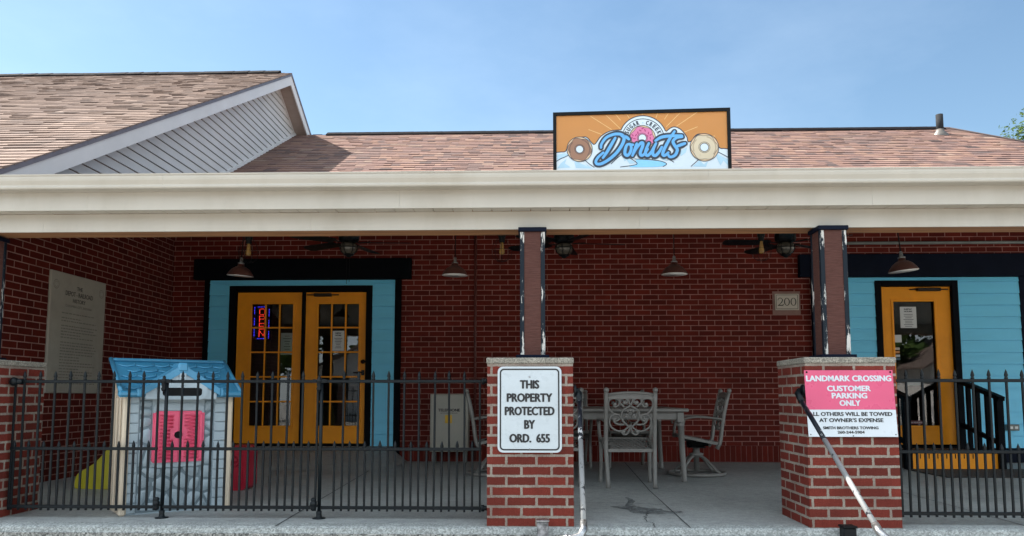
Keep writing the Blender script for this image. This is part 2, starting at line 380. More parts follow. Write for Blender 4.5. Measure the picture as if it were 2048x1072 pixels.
def parent_origin(p):
    v = Vector((0, 0, 0))
    while p is not None: v += p.location; p = p.parent
    return v
_tc = {}
def text_mesh(body, bold, shear=0):
    k = (body, bold, shear)
    if k in _tc: return _tc[k]
    cu = bpy.data.curves.new('lettering', 'FONT'); cu.body = body; cu.resolution_u = 3; cu.offset = bold; cu.extrude = .5; cu.shear = shear
    ob = bpy.data.objects.new('lettering', cu); COL.objects.link(ob)
    dg = bpy.context.evaluated_depsgraph_get(); me = bpy.data.meshes.new_from_object(ob.evaluated_get(dg))
    vs = [tuple(v.co) for v in me.vertices]; fs = [tuple(p.vertices) for p in me.polygons]
    bpy.data.objects.remove(ob); bpy.data.curves.remove(cu); bpy.data.meshes.remove(me)
    xs = [v[0] for v in vs]; ys = [v[1] for v in vs]
    _tc[k] = (vs, fs, (min(xs), max(xs), min(ys), max(ys))); return _tc[k]
def tag(o, label, cat, group=None):
    o['label'] = label; o['category'] = cat
    if group: o['group'] = group
    return o
def thing(name, loc, label, cat, group=None):
    o = bpy.data.objects.new(name, None); COL.objects.link(o); o.location = loc; o.empty_display_size = .2
    return tag(o, label, cat, group)
def structure(o): o['kind'] = 'structure'; return o
def copy_tree(o, parent=None):
    c = o.copy(); COL.objects.link(c)
    if parent: c.parent = parent
    for ch in list(o.children): copy_tree(ch, c)
    return c
def wallmap(y, sgn=-1):            # (u, v, lift) on a wall facing the street
    return lambda u, v, l=0.0: (u, y - l, v)
def arc(cx, cy, r, a0, a1, n=12, ry=None):
    ry = ry or r
    return [(cx + r * math.cos(R(a0 + (a1 - a0) * i / n)), cy + ry * math.sin(R(a0 + (a1 - a0) * i / n))) for i in range(n + 1)]
def smooth(pts, k=6, closed=False):
    out = []; n = len(pts)
    rng = range(n) if closed else range(n - 1)
    for i in rng:
        p0 = pts[(i - 1) % n] if closed or i else pts[0]; p1 = pts[i]; p2 = pts[(i + 1) % n]; p3 = pts[(i + 2) % n] if closed or i + 2 < n else pts[-1]
        for j in range(k):
            t = j / k
            out.append(tuple(.5 * (2 * b + (c - a) * t + (2 * a - 5 * b + 4 * c - d) * t * t + (3 * b - a - 3 * c + d) * t ** 3) for a, b, c, d in zip(p0, p1, p2, p3)))
    if not closed: out.append(tuple(pts[-1]))
    return out

# ------------------------------------------------------------------ ground, porch slab
GZ = -.62
structure(MB().add([(-300, -300, GZ), (300, -300, GZ), (300, 300, GZ), (-300, 300, GZ)], [(0, 1, 2, 3)]).build('ground', 'asphalt'))
structure(MB().box(-6.4, 9.4, .15, 5.16, -.6, 0).build('porch_floor', 'floor'))
st = MB()
prof = [(.148, -.6), (.148, .0005), (.03, -.002), (.008, -.014), (.0, -.05), (.0, -.6)]
st.prism(prof, lambda y, z: (-6.4, y, z), lambda y, z: (9.4, y, z))
slab_edge = structure(st.build('slab_edge', 'edge'))
structure(MB().box(-6.4, 9.4, -.012, .0, -.62, -.045, bev=.004).build('slab_face', 'aggregate'))
stp = MB()
for i in range(3): stp.box(.30, 1.80, -.30 * (i + 1), -.012 - .30 * i - (.0 if i == 0 else .003), GZ, -.155 * (i + 1), bev=.008)
structure(stp.build('steps', 'aggregate'))
jt = MB()
def joint(pts, wd, mb=jt, jit=0):
    if jit:
        q = [pts[0]]
        for a, b in zip(pts, pts[1:]):
            for k in range(1, 9):
                t = k / 8; q.append((a[0] + (b[0] - a[0]) * t + random.uniform(-jit, jit), a[1] + (b[1] - a[1]) * t + random.uniform(-jit, jit)))
        pts = q
    mb.stroke(pts, wd, lambda u, v, l=0: (u, v, .003 + l), caps=False)
joint([(-1.73, .01), (-1.93, 3.9)], .010); joint([(1.03, .01), (1.06, 2), (1.19, 5.1)], .008); joint([(3.28, .01), (3.40, 4.5)], .008)
joint([(2.5, 1.62), (5.2, 1.50)], .005, jit=.01); joint([(.80, .02), (.79, .42), (.86, .72)], .006, jit=.02); joint([(.3, 1.18), (.7, 1.2), (1.05, 1.08)], .006, jit=.02)
joint([(-1.73, -.0125), (-1.73, .03)], .012)
random.seed(44)
for _ in range(26):
    x, y, a, l_ = random.uniform(-3.4, 5.5), random.uniform(.5, 3.4), random.uniform(-.25, .25), random.uniform(.03, .22)
    joint([(x, y), (x + l_ * math.cos(a), y + l_ * math.sin(a))], random.uniform(.003, .009), jit=.004)
structure(jt.build('floor_joints', 'grout'))
sp = MB()
stain = smooth([(.60, .98), (.70, .80), (.72, .66), (.88, .58), (1.06, .63), (1.10, .72), (.98, .78), (.97, .86), (.84, .93), (.80, 1.12), (.835, 1.32), (.80, 1.50), (.765, 1.48), (.785, 1.32), (.74, 1.12), (.70, 1.0)], 5, True)
sp.flat([(x + random.uniform(-.012, .012), y + random.uniform(-.015, .015)) for x, y in stain], lambda u, v: (u, v, .0055))
structure(sp.build('damp_stain', 'stain'))
rp = MB()
rp.add([(-4.97, 5.16, .2), (-1.93, 5.16, .2), (-4.97, 3.85, .004), (-1.72, 3.85, .004), (-1.70, 5.16, .004), (-4.97, 5.16, .004)],
       [(0, 2, 3, 1), (1, 3, 4), (0, 1, 4, 5), (0, 5, 2), (2, 5, 4, 3)])
structure(rp.build('ramp', 'floor'))

# ------------------------------------------------------------------ the shop building
B = thing('shop_building', (0, 5.2, 0), 'long red brick shop with orange doors, blue siding and a deep shaded porch', 'building')
YW = 5.2
wl = MB()
D1 = (-4.17, -2.19, 2.37); D2 = (4.57, 5.65, 2.40); ZS = .2145
for x0, x1, z0, z1 in [(-4.98, D1[0], ZS, 3.6), (D1[0], D1[1], D1[2], 3.6), (D1[1], D2[0], ZS, 3.6), (D2[0], D2[1], D2[2], 3.6), (D2[1], 9.4, ZS, 3.6)]:
    wl.box(x0, x1, YW, YW + .25, z0, z1)
wl.box(9.15, 9.4, YW + .25, 15, 0, 3.6)
wl.build('brick_wall', 'brick_wall', B)
bc = MB()
for x0, x1 in [(-4.98, D1[0]), (D1[1], D2[0]), (D2[1], 9.4)]: bc.box(x0, x1, YW - .004, YW + .25, -.02, ZS - .001)
bc.build('base_course', 'brick_soldier', B)
MB().box(-4.9, 9.1, 5.46, 5.5, 0, 3.5).box(-4.9, 9.1, 8.0, 8.05, 0, 3.5) if 0 else None
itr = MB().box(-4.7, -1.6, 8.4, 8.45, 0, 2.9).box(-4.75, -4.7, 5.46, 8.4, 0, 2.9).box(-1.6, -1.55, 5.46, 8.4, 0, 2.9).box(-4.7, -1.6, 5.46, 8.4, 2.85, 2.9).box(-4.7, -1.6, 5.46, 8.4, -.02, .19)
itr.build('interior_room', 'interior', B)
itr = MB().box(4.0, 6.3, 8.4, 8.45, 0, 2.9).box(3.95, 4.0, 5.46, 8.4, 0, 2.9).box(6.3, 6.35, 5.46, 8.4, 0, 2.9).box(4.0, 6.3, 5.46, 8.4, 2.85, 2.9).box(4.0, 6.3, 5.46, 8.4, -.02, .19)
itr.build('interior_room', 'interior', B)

def lap(mb, x0, x1, z0, z1, y, exp=.157, th=.022, start=None):
    z = z0
    while z < z1 - .005:
        t = min(z + exp, z1)
        zl, zt_ = z + .0035, t - .0035
        mb.add([(x0, y - th, zl), (x1, y - th, zl), (x1, y - th * .55, zt_), (x0, y - th * .55, zt_), (x0, y - .0005, zl), (x1, y - .0005, zl), (x1, y - .0005, zt_), (x0, y - .0005, zt_)], [(0, 1, 2, 3), (4, 5, 1, 0), (4, 0, 3, 7), (1, 5, 6, 2), (3, 2, 6, 7)])
        z = t
for x0, x1, dx0, dx1, zt, zb in [(-4.44, -1.89, -4.165, -2.195, 2.453, .2), (3.80, 6.46, 4.56, 5.655, 2.455, .19)]:
    p = MB()
    dz = D1[2] if x0 < 0 else D2[2]
    lap(p, x0, dx0, zb, zt, YW - .03); lap(p, dx1, x1, zb, zt, YW - .03)
    lap(p, dx0, dx1, dz + .004, zt, YW - .03, exp=.2)
    p.box(x0, dx0, YW - .03, YW - .001, zb, zt).box(dx1, x1, YW - .03, YW - .001, zb, zt).box(dx0, dx1, YW - .03, YW - .001, dz + .004, zt)
    p.build('siding_panel', 'blue', B)
    nm_ = 'black_trim' if x0 < 0 else 'navy'
    MB().box(x0 - .075, x0 - .002, YW - .055, YW - .002, 0.004, zt + .005, bev=.004).build('corner_trim', nm_, B)
    tr = MB().box(x1 + .002, x1 + .085, YW - .055, YW - .002, 0.004, zt + .005, bev=.004)
    tr.build('corner_trim', nm_, B)
    if x0 > 0:
        for a, b in ((x0, dx0), (dx1, x1)): MB().box(a, b, YW - .052, YW - .002, .004, zb - .002).build('kick_board', nm_, B)
MB().box(-4.66, -1.67, YW - .09, YW - .002, 2.46, 2.742, bev=.005).build('header_beam', 'black_trim', B)
MB().box(3.565, 6.95, YW - .09, YW - .002, 2.46, 2.765, bev=.005).build('header_beam', 'navy', B)

def door_frame(x0, x1, zt, zb, mid=None):
    f = MB().box(x0, x0 + .085, YW - .06, YW + .12, zb, zt, bev=.004).box(x1 - .085, x1, YW - .06, YW + .12, zb, zt, bev=.004).box(x0 + .086, x1 - .086, YW - .06, YW + .12, zt - .075, zt, bev=.004)
    if mid: f.box(mid - .022, mid + .022, YW - .05, YW + .12, zb, zt - .076, bev=.004)
    f.box(x0 + .086, x1 - .086, YW - .045, YW + .2, zb - .03, zb + .012)
    return f.build('door_frame', 'black_trim', B)
door_frame(-4.165, -2.195, 2.372, .21, -3.141)
door_frame(4.56, 5.655, 2.41, .20)
def door(x0, x1, z0, z1, gx0, gx1, gz0, gz1, cols, rows, handle=None, closer=None):
    y0, y1 = YW - .012, YW + .032
    d = MB()
    d.box(x0, gx0, y0, y1, z0, z1).box(gx1, x1, y0, y1, z0, z1).box(gx0, gx1, y0, y1, gz1, z1).box(gx0, gx1, y0, y1, z0, gz0)
    w_ = .020
    for a, b, c, e in [(gx0 - w_, gx0 + .012, gz0 - w_, gz1 + w_), (gx1 - .012, gx1 + w_, gz0 - w_, gz1 + w_)]: d.box(a, b, y0 - .011, y0 - .0005, c, e, bev=.004)
    for c, e in [(gz0 - w_, gz0 + .012), (gz1 - .012, gz1 + w_)]: d.box(gx0 + .0125, gx1 - .0125, y0 - .011, y0 - .0005, c, e, bev=.004)
    for i in range(1, cols):
        xx = gx0 + (gx1 - gx0) * i / cols; d.box(xx - .010, xx + .010, y0 - .003, y0 + .012, gz0 + .013, gz1 - .013)
    for j in range(1, rows):
        zz = gz0 + (gz1 - gz0) * j / rows; d.box(gx0 + .013, gx1 - .013, y0 - .005, y0 + .0135, zz - .010, zz + .010)
    o = d.build('door', 'orange', B)
    MB().add([(gx0, y1 - .012, gz0), (gx1, y1 - .012, gz0), (gx1, y1 - .012, gz1), (gx0, y1 - .012, gz1)], [(0, 1, 2, 3)]).build('pane', 'glass', o)
    if handle:
        hx, sg = handle
        MB().lathe([(.030, -.014), (.030, -.004), (.024, -.0005)], (hx, y0, 1.335), 14, 'y').lathe([(.014, -.024), (.014, -.0142)], (hx, y0, 1.335), 10, 'y').build('deadbolt', 'bronze', o)
        MB().box(hx - .022, hx + .022, y0 - .010, y0 - .0005, 1.15, 1.22, bev=.004).tube([(hx, y0 - .011, 1.185), (hx, y0 - .045, 1.187), (hx + .03 * sg, y0 - .052, 1.19), (hx + .12 * sg, y0 - .050, 1.185)], [.012, .011, .011, .009], 8).build('handle', 'bronze', o)
    if closer:
        a, b = closer
        MB().box(a + .10, b - .10, y0 - .060, y0 - .0005, z1 - .062, z1 - .018, bev=.008).tube([(a, y0 - .03, z1 - .038), (a + .1, y0 - .03, z1 - .038)], .008, 8).tube([(b - .1, y0 - .03, z1 - .038), (b, y0 - .03, z1 - .038)], .008, 8).build('closer', 'bronze', o)
    return o
door(-4.062, -3.165, .235, 2.285, -3.868, -3.280, .46, 2.135, 3, 5)
door(-3.117, -2.282, .235, 2.285, -2.950, -2.372, .46, 2.135, 3, 5, handle=(-2.318, -1), closer=(-3.10, -2.66))
door(4.65, 5.565, .235, 2.328, 4.80, 5.36, .47, 2.14, 1, 1, closer=(5.02, 5.53))

# porch roof, ceiling, beam, eaves
X0, X1 = -6.6, 9.6
MB().prism([(.14, 2.415), (5.9, 3.855), (5.9, 3.80), (.14, 2.30)], lambda y, z: (-4.97, y, z), lambda y, z: (X1, y, z)).build('porch_roof', 'shingle', B)
MB().add([(-4.97, .50, 2.262), (X1, .50, 2.262), (X1, 5.2, 3.52), (-4.97, 5.2, 3.52)], [(0, 1, 2, 3)]).build('porch_ceiling', 'ceiling', B)
bm_ = MB()
xs = [X0, -3.6, -1.62, .76, 3.9, 6.6, X1]
for a, b in zip(xs, xs[1:]): bm_.box(a + .0006, b - .0006, .268, .285, 2.066, 2.197)
bm_.box(X0, X1, .492, .505, 2.085, 2.3)
bm_.build('beam_cladding', 'beige', B)
MB().box(X0, X1, .2855, .4915, 2.071, 2.30).build('beam', 'beam_wood', B)
sf = MB()
k = 0; x = X0
while x < X1:
    sf.box(x + .0028, x + .1372, .145, .2675, 2.198 + random.uniform(0, .0015), 2.21); x += .14
sf.box(X0, X1, .145, .2675, 2.2105, 2.22)
sf.build('soffit', 'beige', B)
fa = MB()
xs = [X0, -3.2, -.95, 2.36, 5.3, 8.2, X1]
for a, b in zip(xs, xs[1:]): fa.box(a + .0006, b - .0006, .132, .1445, 2.193, 2.41)
fa.build('fascia', 'beige', B)
gp = [(.130, 2.415), (.130, 2.322), (.030, 2.322), (.024, 2.328), (.022, 2.336), (.027, 2.343), (.027, 2.350), (.012, 2.378), (.008, 2.395), (.008, 2.410), (.002, 2.412), (.000, 2.421), (.010, 2.423), (.014, 2.416), (.018, 2.395), (.036, 2.350), (.036, 2.332), (.122, 2.330), (.122, 2.415)]
gx = [X0, -2.6, 1.2, 4.9, X1]
gb = MB()
for a, b in zip(gx, gx[1:]): gb.prism(gp, lambda y, z, a=a: (a + .0005, y, z), lambda y, z, b=b: (b - .0005, y, z))
gb.build('gutter', 'beige', B)

# main roof: courses of shingles as real wedges
def courses(mb, y0, z0, slope, L, xa, xb, exp=.143, sgn=1):
    c, s_ = 1 / math.hypot(1, slope), slope / math.hypot(1, slope)
    nrm = (0, -s_ * sgn, c)
    n = int(L / exp)
    for i in range(n + 1):
        v0, v1 = i * exp, min((i + 1) * exp + .012, L)
        if v0 >= L - .02: break
        xl, xr = xa(v0), xb(v0)
        x = xl - random.uniform(0, .3); prevt = .5
        while x < xr:
            wd = random.uniform(.10, .26); a, b = max(x, xl), min(x + wd, xr); x += wd
            if b - a < .005: continue
            t = random.choice((.013, .015, .016, .016, .021)) + random.uniform(-.001, .001); tt = .004
            def P(u, v, h): return (u, y0 + v * c * sgn + nrm[1] * h, z0 + v * s_ + nrm[2] * h)
            q = min(1, max(0.001, random.betavariate(2.3, 2.3)))
            mb.add([P(a, v0, -.006), P(b, v0, -.006), P(a, v0, t), P(b, v0, t), P(a, v1, tt), P(b, v1, tt)], [(0, 1, 3, 2), (2, 3, 5, 4), (0, 2, 4), (1, 5, 3)], tint=q)
SL = .537
RY, RZ = 10.281, 6.281
Y0m, Z0m = 5.75, RZ - SL * (RY - 5.75)
Lm = math.hypot(RY - Y0m, RZ - Z0m); cm = 1 / math.hypot(1, SL)
hipx = .36
mr = MB()
hip = lambda v: 8.47 + hipx * (Lm - v) * cm
courses(mr, Y0m, Z0m, SL, Lm, lambda v: -4.975, hip, exp=.165)
roof = mr.build('main_roof', 'shingle', B)
back = MB()
eR = hip(0)
back.add([(-4.97, Y0m, Z0m - .012), (eR, Y0m, Z0m - .012), (8.47, RY, RZ - .012), (-4.97, RY, RZ - .012), (-4.97, 2 * RY - Y0m, Z0m - .012), (eR, 2 * RY - Y0m, Z0m - .012)],
         [(0, 1, 2, 3), (3, 2, 5, 4), (1, 5, 2)]).build('roof_deck', 'shingle', B)
rc = MB()
x = -4.28
while x < 8.2:
    rc.prism([(-.14, -.075 + .03), (0, .045), (.14, -.045), (.14, -.07), (0, .018), (-.14, -.07)], lambda y, z, x=x: (x, RY + y, RZ + z + .012), lambda y, z, x=x: (x + .298, RY + y, RZ + z + .014)); x += .3
rc.build('ridge_cap', 'ridge', B)
hc = MB()
hc.tube([(8.3, RY, RZ + .01), (8.47, RY, RZ + .005), (eR, Y0m, Z0m + .01)], .035, 6); hc.build('hip_cap', 'shingle', B)
vb = MB().lathe([(.17, -.12), (.15, -.02), (.085, .05), (.068, .10)], (7.96, 9.7, 5.97), 16).build('vent_boot', 'lead', B)
MB().lathe([(.066, 0), (.066, .44), (.052, .44), (.05, .3)], (7.96, 9.7, 5.93), 16).build('vent_pipe', 'pipe', vb)

# conduits, outlet
MB().tube([(-.795, YW - .018, .02), (-.795, YW - .018, 3.3)], .016, 8).box(-.82, -.77, YW - .03, YW - .002, 1.7, 1.72).build('conduit', 'conduit_red', B)
MB().tube([(3.735, YW - .105, .05), (3.735, YW - .105, 2.84), (3.745, YW - .105, 2.885), (3.785, YW - .105, 2.905), (3.83, YW - .105, 2.908), (9.2, YW - .105, 2.908)], .021, 8).build('conduit', 'conduit_grey', B)
ob_ = MB().box(6.17, 6.33, YW - .10, YW - .045, .42, .50, bev=.006).build('outlet_box', 'conduit_grey', B)
for a in (6.20, 6.265): MB().box(a, a + .04, YW - .106, YW - .1005, .445, .475).build('outlet', 'white', ob_)

# ------------------------------------------------------------------ gabled wing
W = thing('gabled_wing', (-9, 5, 0), 'taller brick wing with shingled gable roof and grey lap siding beside the porch', 'building')
XW = -4.984
GAY, GAZ = 9.113, 7.109; GS = .543
EY, EZ = .22, GAZ - GS * (9.113 - .22)
BY = 2 * GAY - EY
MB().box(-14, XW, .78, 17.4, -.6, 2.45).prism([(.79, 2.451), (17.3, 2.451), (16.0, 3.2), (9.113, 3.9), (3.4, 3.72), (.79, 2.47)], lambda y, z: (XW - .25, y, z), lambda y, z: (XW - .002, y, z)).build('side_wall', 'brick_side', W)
gs = MB()
z = 2.44
while z < 6.9:
    t = z + .122
    ya = max(.5, GAY - (GAZ - .16 - z) / GS); yb = 2 * GAY - ya; ya2 = GAY - (GAZ - .16 - t) / GS; yb2 = 2 * GAY - ya2
    if ya2 < GAY:
        ya2 = max(ya2, .5)
        if t < 3.9: lim = .14 + (z - 2.415) / .25 + .15; yb = min(yb, lim); yb2 = min(yb2, lim)
        z_l = z + .007
        gs.add([(XW + .020, ya, z_l), (XW + .020, yb, z_l), (XW + .003, yb2, t), (XW + .003, ya2, t), (XW + .001, ya, z_l), (XW + .001, yb, z_l)], [(0, 1, 2, 3), (4, 5, 1, 0), (4, 0, 3), (1, 5, 2)])
    z = t
gs.build('gable_siding', 'siding', W)
MB().prism([(4.2, 3.9), (14, 3.9), (GAY, GAZ - .26)], lambda y, z: (XW - .03, y, z), lambda y, z: (XW - .001, y, z)).build('sheathing', 'black_trim', W)
wr = MB()
LW = math.hypot(GAY - EY, GAZ - EZ)
courses(wr, EY, EZ, GS, LW, lambda v: -13.2, lambda v: -4.672, exp=.155)
wr.build('wing_roof', 'shingle_tan', W)
XR = -4.69
dk = MB()
dk.add([(-14.3, EY, EZ - .012), (XR, EY, EZ - .012), (XR, GAY, GAZ - .012), (-14.3, GAY, GAZ - .012), (XR, BY, EZ - .012), (-14.3, BY, EZ - .012)], [(0, 1, 2, 3), (3, 2, 4, 5)])
dk.add([(-14.3, EY, EZ - .012), (-14.3, BY, EZ - .012), (-14.3, GAY, GAZ - .012)], [(0, 1, 2)])
dk.build('roof_deck', 'shingle_tan', W)
rb = MB()
def rake(mb, x0, x1, d0, d1):
    mb.prism([(EY, EZ - d0), (GAY, GAZ - d0), (BY, EZ - d0), (BY, EZ - d1), (GAY, GAZ - d1), (EY, EZ - d1)], lambda y, z: (x0, y, z), lambda y, z: (x1, y, z))
rake(rb, XR - .022, XR, .055, .235); rb.build('rake_board', 'fascia_grey', W)
de = MB(); rake(de, XR - .05, XR + .012, -.002, .053); de.build('rake_edge', 'drip', W)
so_ = MB()
n = 60
for sgn in (1, -1):
    for i in range(n):
        a, b = i / n, (i + 1) / n - .0006
        y_ = lambda t: GAY - sgn * (GAY - EY) * (1 - t); z_ = lambda t: EZ + (GAZ - EZ) * t - .20
        so_.add([(XW + .002, y_(a), z_(a)), (XR - .023, y_(a), z_(a)), (XR - .023, y_(b), z_(b) + .004), (XW + .002, y_(b), z_(b) + .004)], [(0, 1, 2, 3)])
so_.build('rake_soffit', 'soffit_tan', W)
MB().bar((XW + .02, GAY, GAZ - .21), (XW + .02, BY, EZ - .21), .03, .03).bar((XW + .02, EY + .1, EZ - .155), (XW + .02, GAY, GAZ - .21), .03, .03).build('frieze_strip', 'fascia_grey', W)
MB().bar((XW + .03, 5.9, 3.95), (XW + .03, RY, RZ + .03), .05, .06).build('wall_flashing', 'fascia_grey', W)
rg = MB(); x = -13.6
while x < -5.0:
    rg.prism([(-.15, -.05), (0, .05), (.15, -.05), (.15, -.08), (0, .02), (-.15, -.08)], lambda y, z, x=x: (x, GAY + y, GAZ + z + .012), lambda y, z, x=x: (x + .298, GAY + y, GAZ + z + .014 + .006 * math.sin(x * 3))); x += .3
rg.build('ridge_cap', 'ridge', W)

# ------------------------------------------------------------------ piers and posts
def pier(x0, x1, y0, y1, label):
    t = thing('brick_pier', ((x0 + x1) / 2, (y0 + y1) / 2, 0), label, 'pier', 'brick porch piers')
    MB().box(x0, x1, y0, y1, -.02, 1.086).build('brick_body', 'brick_pier', t)
    MB().box(x0 - .006, x1 + .006, y0 - .006, y1 + .006, 1.0865, 1.128, bev=.006).build('cap_stone', 'lime_cap', t)
    return t
pier(-.318, .265, .045, .61, 'brick porch pier behind the white property protection sign')
pier(1.823, 2.424, .04, .62, 'brick porch pier behind the pink parking sign')
pier(-4.45, -3.825, .12, .73, 'brick porch pier at the end of the fence by the stone plaque')
def post(x0, x1, y0, y1, label):
    cx = (x0 + x1) / 2; z0, z1 = 1.128, 2.062
    t = thing('porch_post', (cx, (y0 + y1) / 2, z0), label, 'post', 'square porch posts')
    MB().box(x0 + .004, x1 - .004, y0 + .006, y1 - .006, z0 + .001, z1 - .001).build('panel', 'brown_panel', t)
    for a, b in ((x0, x0 + .030), (x1 - .030, x1)):
        for c, d in ((y0, y0 + .03), (y1 - .03, y1)):
            MB().box(a, b, c, d, z0 + .028, z1 - .032, bev=.002).build('corner_trim', 'navy_peel', t)
    MB().box(x0 - .012, x1 + .012, y0 - .012, y1 + .012, z1 - .030, z1, bev=.003).build('top_trim', 'navy', t)
    MB().box(x0 - .028, x1 + .028, y0 - .028, y1 + .028, z0 + .0005, z0 + .026, bev=.003).build('base_trim', 'navy', t)
post(-.097, .080, .19, .37, 'brown panelled porch post on the pier with the white sign')
post(2.010, 2.196, .19, .38, 'brown panelled porch post on the pier with the pink sign, its trim badly flaked')
post(-4.19, -4.012, .30, .48, 'brown panelled porch post beside the stone plaque wall, mostly out of frame')

# ------------------------------------------------------------------ iron fence
def finial(mb, x, y, z):
    mb.lathe([(.008, 0), (.012, .003), (.012, .012), (.008, .015), (.012, .024), (.0125, .031), (.008, .050), (.001, .068)], (x, y, z), 8)
def picket_mesh(h, tip=True):
    mb = MB(); mb.box(-.0070, .0070, -.0070, .0070, .052, h - (.066 if tip else 0), bev=.0015)
    if tip: finial(mb, 0, 0, h - .066)
    o = mb.build('picket', 'iron'); me = o.data; bpy.data.objects.remove(o); return me
PT, PS, PE = picket_mesh(1.048), picket_mesh(.548), picket_mesh(.985, False)
def panel(xa, xb, y, talls, shorts, ends, label):
    t = thing('iron_fence', ((xa + xb) / 2, y, 0), label, 'fence', 'black iron fence panels')
    for z, nm in ((.973, 'top_rail'), (.490, 'middle_rail'), (.078, 'bottom_rail')):
        MB().box(xa, xb, y - .013, y + .013, z - .011, z + .011, bev=.003).build(nm, 'iron', t)
    for me, L in ((PT, talls), (PS, shorts), (PE, ends)):
        for xx in L:
            o = bpy.data.objects.new('picket', me); COL.objects.link(o); o.parent = t
            o.location = (xx - t.location.x, -.0235 if 0 else 0, random.uniform(-.003, .003)); o.rotation_euler = (random.uniform(-.004, .004), random.uniform(-.006, .006), 0)
    return t
S = .1098
yf = .33
e1, e2, e3 = -2.722, -1.560, -.385
p1 = panel(-3.79, e1 + .008, yf, [e1 - S * k for k in range(1, 10)], [e1 - S * (k + .5) for k in range(0, 10)], [e1, -3.785], 'iron fence panel between the end pier and the first fence post')
p2 = panel(-2.655, e2 + .008, yf, [e2 - S * k for k in range(1, 10)], [e2 - S * (k + .5) for k in range(0, 10)], [e2], 'iron fence panel in front of the playhouse and orange double doors')
p3 = panel(-1.520, e3 + .008, yf, [e3 - S * k for k in range(1, 10)], [e3 - S * (k + .5) for k in range(0, 10)], [e3], 'iron fence panel in front of the grey telephone cabinet')
S2 = .1135
p4 = panel(2.424, 4.6, .17, [2.545 + S2 * k for k in range(18)], [2.489 + S2 * k for k in range(19)], [], 'iron fence panel in front of the wooden door step')
# clamps that fix panels to the piers
def clamp(px, x, z, t, y=yf):
    MB().lathe([(.024, -.02), (.024, .0), (.016, .004), (.016, .03)], (x, y, z), 10, 'x').ball((x + .012, y - .022, z + .004), .016, 8).build('clamp', 'iron', t)
clamp(0, e3 + .03, .973, p3); clamp(0, e3 + .03, .078, p3)
MB().ball((-3.775, yf - .03, .972), .032, 10).tube([(-3.80, yf - .02, .972), (-3.72, yf - .02, .972)], .02, 8).build('clamp', 'iron', p1)
def fpost(x, label):
    t = thing('fence_post', (x, yf, 0), label, 'fence post', 'round fence posts')
    MB().tube([(x, yf, .004), (x, yf, .99)], .0130, 12).build('pole', 'iron', t)
    MB().lathe([(.046, 0.001), (.046, .006), (.022, .010), (.018, .03), (.020, .05), (.015, .055)], (x, yf, 0), 16).build('flange', 'iron', t)
    fx = x - .038
    MB().lathe([(.006, .055), (.018, .062), (.022, .075), (.017, .085), (.024, .095), (.024, .115), (.016, .122), (.020, .13), (.020, .142), (.010, .148)], (fx, yf - .012, 0), 12).bar((fx, yf - .01, .09), (x, yf, .09), .016).build('hinge', 'iron', t)
    MB().lathe([(.006, .90), (.014, .905), (.020, .92), (.014, .935), (.018, .945), (.018, .965), (.022, .97), (.022, .985), (.010, .995), (.012, 1.005), (.004, 1.015)], (x - .016, yf - .012, 0), 12).bar((x - .06, yf - .012, .975), (x + .04, yf - .012, .975), .02, .026).build('latch', 'iron', t)
fpost(-2.662, 'round iron fence post in front of the playhouse shutters')
fpost(-1.530, 'round iron fence post in front of the orange double doors')

# ------------------------------------------------------------------ handrails and stubs
def handrail(top, bot, side, label, wall_dx):
    t = thing('handrail', (bot[0], bot[1], GZ), label, 'handrail', 'worn pipe handrails beside the steps')
    a, b = Vector(top), Vector(bot); m1 = a + (b - a) * .40
    MB().tube([a, m1], .0150, 12).build('upper_pipe', 'rail_paint', t)
    MB().tube([m1 + (b - a).normalized() * .0005, b], .0148, 12).build('lower_pipe', 'galv_worn', t)
    MB().tube([(top[0] + wall_dx, top[1] + .03, top[2] + .03), (top[0] + wall_dx * .35, top[1] + .03, top[2] + .03), a + Vector((0, .012, .012)), a + (b - a) * .06], .020, 12).lathe([(.045, -.004), (.045, .004), (.03, .012)] if wall_dx < 0 else [(.03, -.012), (.045, -.004), (.045, .004)], (top[0] + wall_dx * .93, top[1] + .03, top[2] + .03), 14, 'x').build('wall_elbow', 'iron', t)
    d = (b - a).normalized()
    e = MB().tube([b - d * .02, b + d * .04, b + d * .07 + Vector((side * .02, -.005, -.012)), b + d * .075 + Vector((side * .06, -.01, -.02)), b + d * .075 + Vector((side * .13, -.01, -.025))], [.020, .021, .022, .021, .019], 12)
    e.tube([b + d * .075 + Vector((side * .085, -.01, -.022)), b + d * .075 + Vector((side * .10, -.01, -.023))], .025, 12).build('lower_elbow', 'galv', t)
    c = b + d * .075 + Vector((side * .135, -.01, -.025))
    MB().tube([c, c + Vector((side * .03, 0, -.008)), c + Vector((side * .045, 0, -.03)), Vector((c.x + side * .045, c.y, GZ))], .0185, 12).build('leg', 'iron', t)
handrail((.305, .03, .872), (.268, -.92, .172), -1, 'flaked pipe handrail fixed to the pier with the white sign', -.03)
handrail((1.775, .05, .872), (1.760, -1.11, .196), 1, 'flaked pipe handrail slanting across the pier with the pink sign', .045)
t = thing('post_stub', (.055, -.06, GZ), 'small square metal stub with scraped silver paint before the white sign pier', 'metal stub')
MB().box(.018, .092, -.10, -.02, GZ, .052, bev=.004).build('tube', plain('scraped_silver_paint', (.20, .20, .21), .4, .3, var=.9, scale=30, dirt=(.01, .01, .012), dirt_amt=1), t)
MB().box(.012, .098, -.106, -.014, .0525, .062, bev=.003).build('cap', 'galv', t)
t = thing('post_stub', (2.03, -.06, GZ), 'small square black metal stub before the pink sign pier', 'metal stub')
MB().box(1.988, 2.068, -.10, -.02, GZ, .020, bev=.004).build('tube', 'iron', t)
MB().box(1.982, 2.074, -.106, -.014, .0205, .034, bev=.003).build('cap', 'black', t)

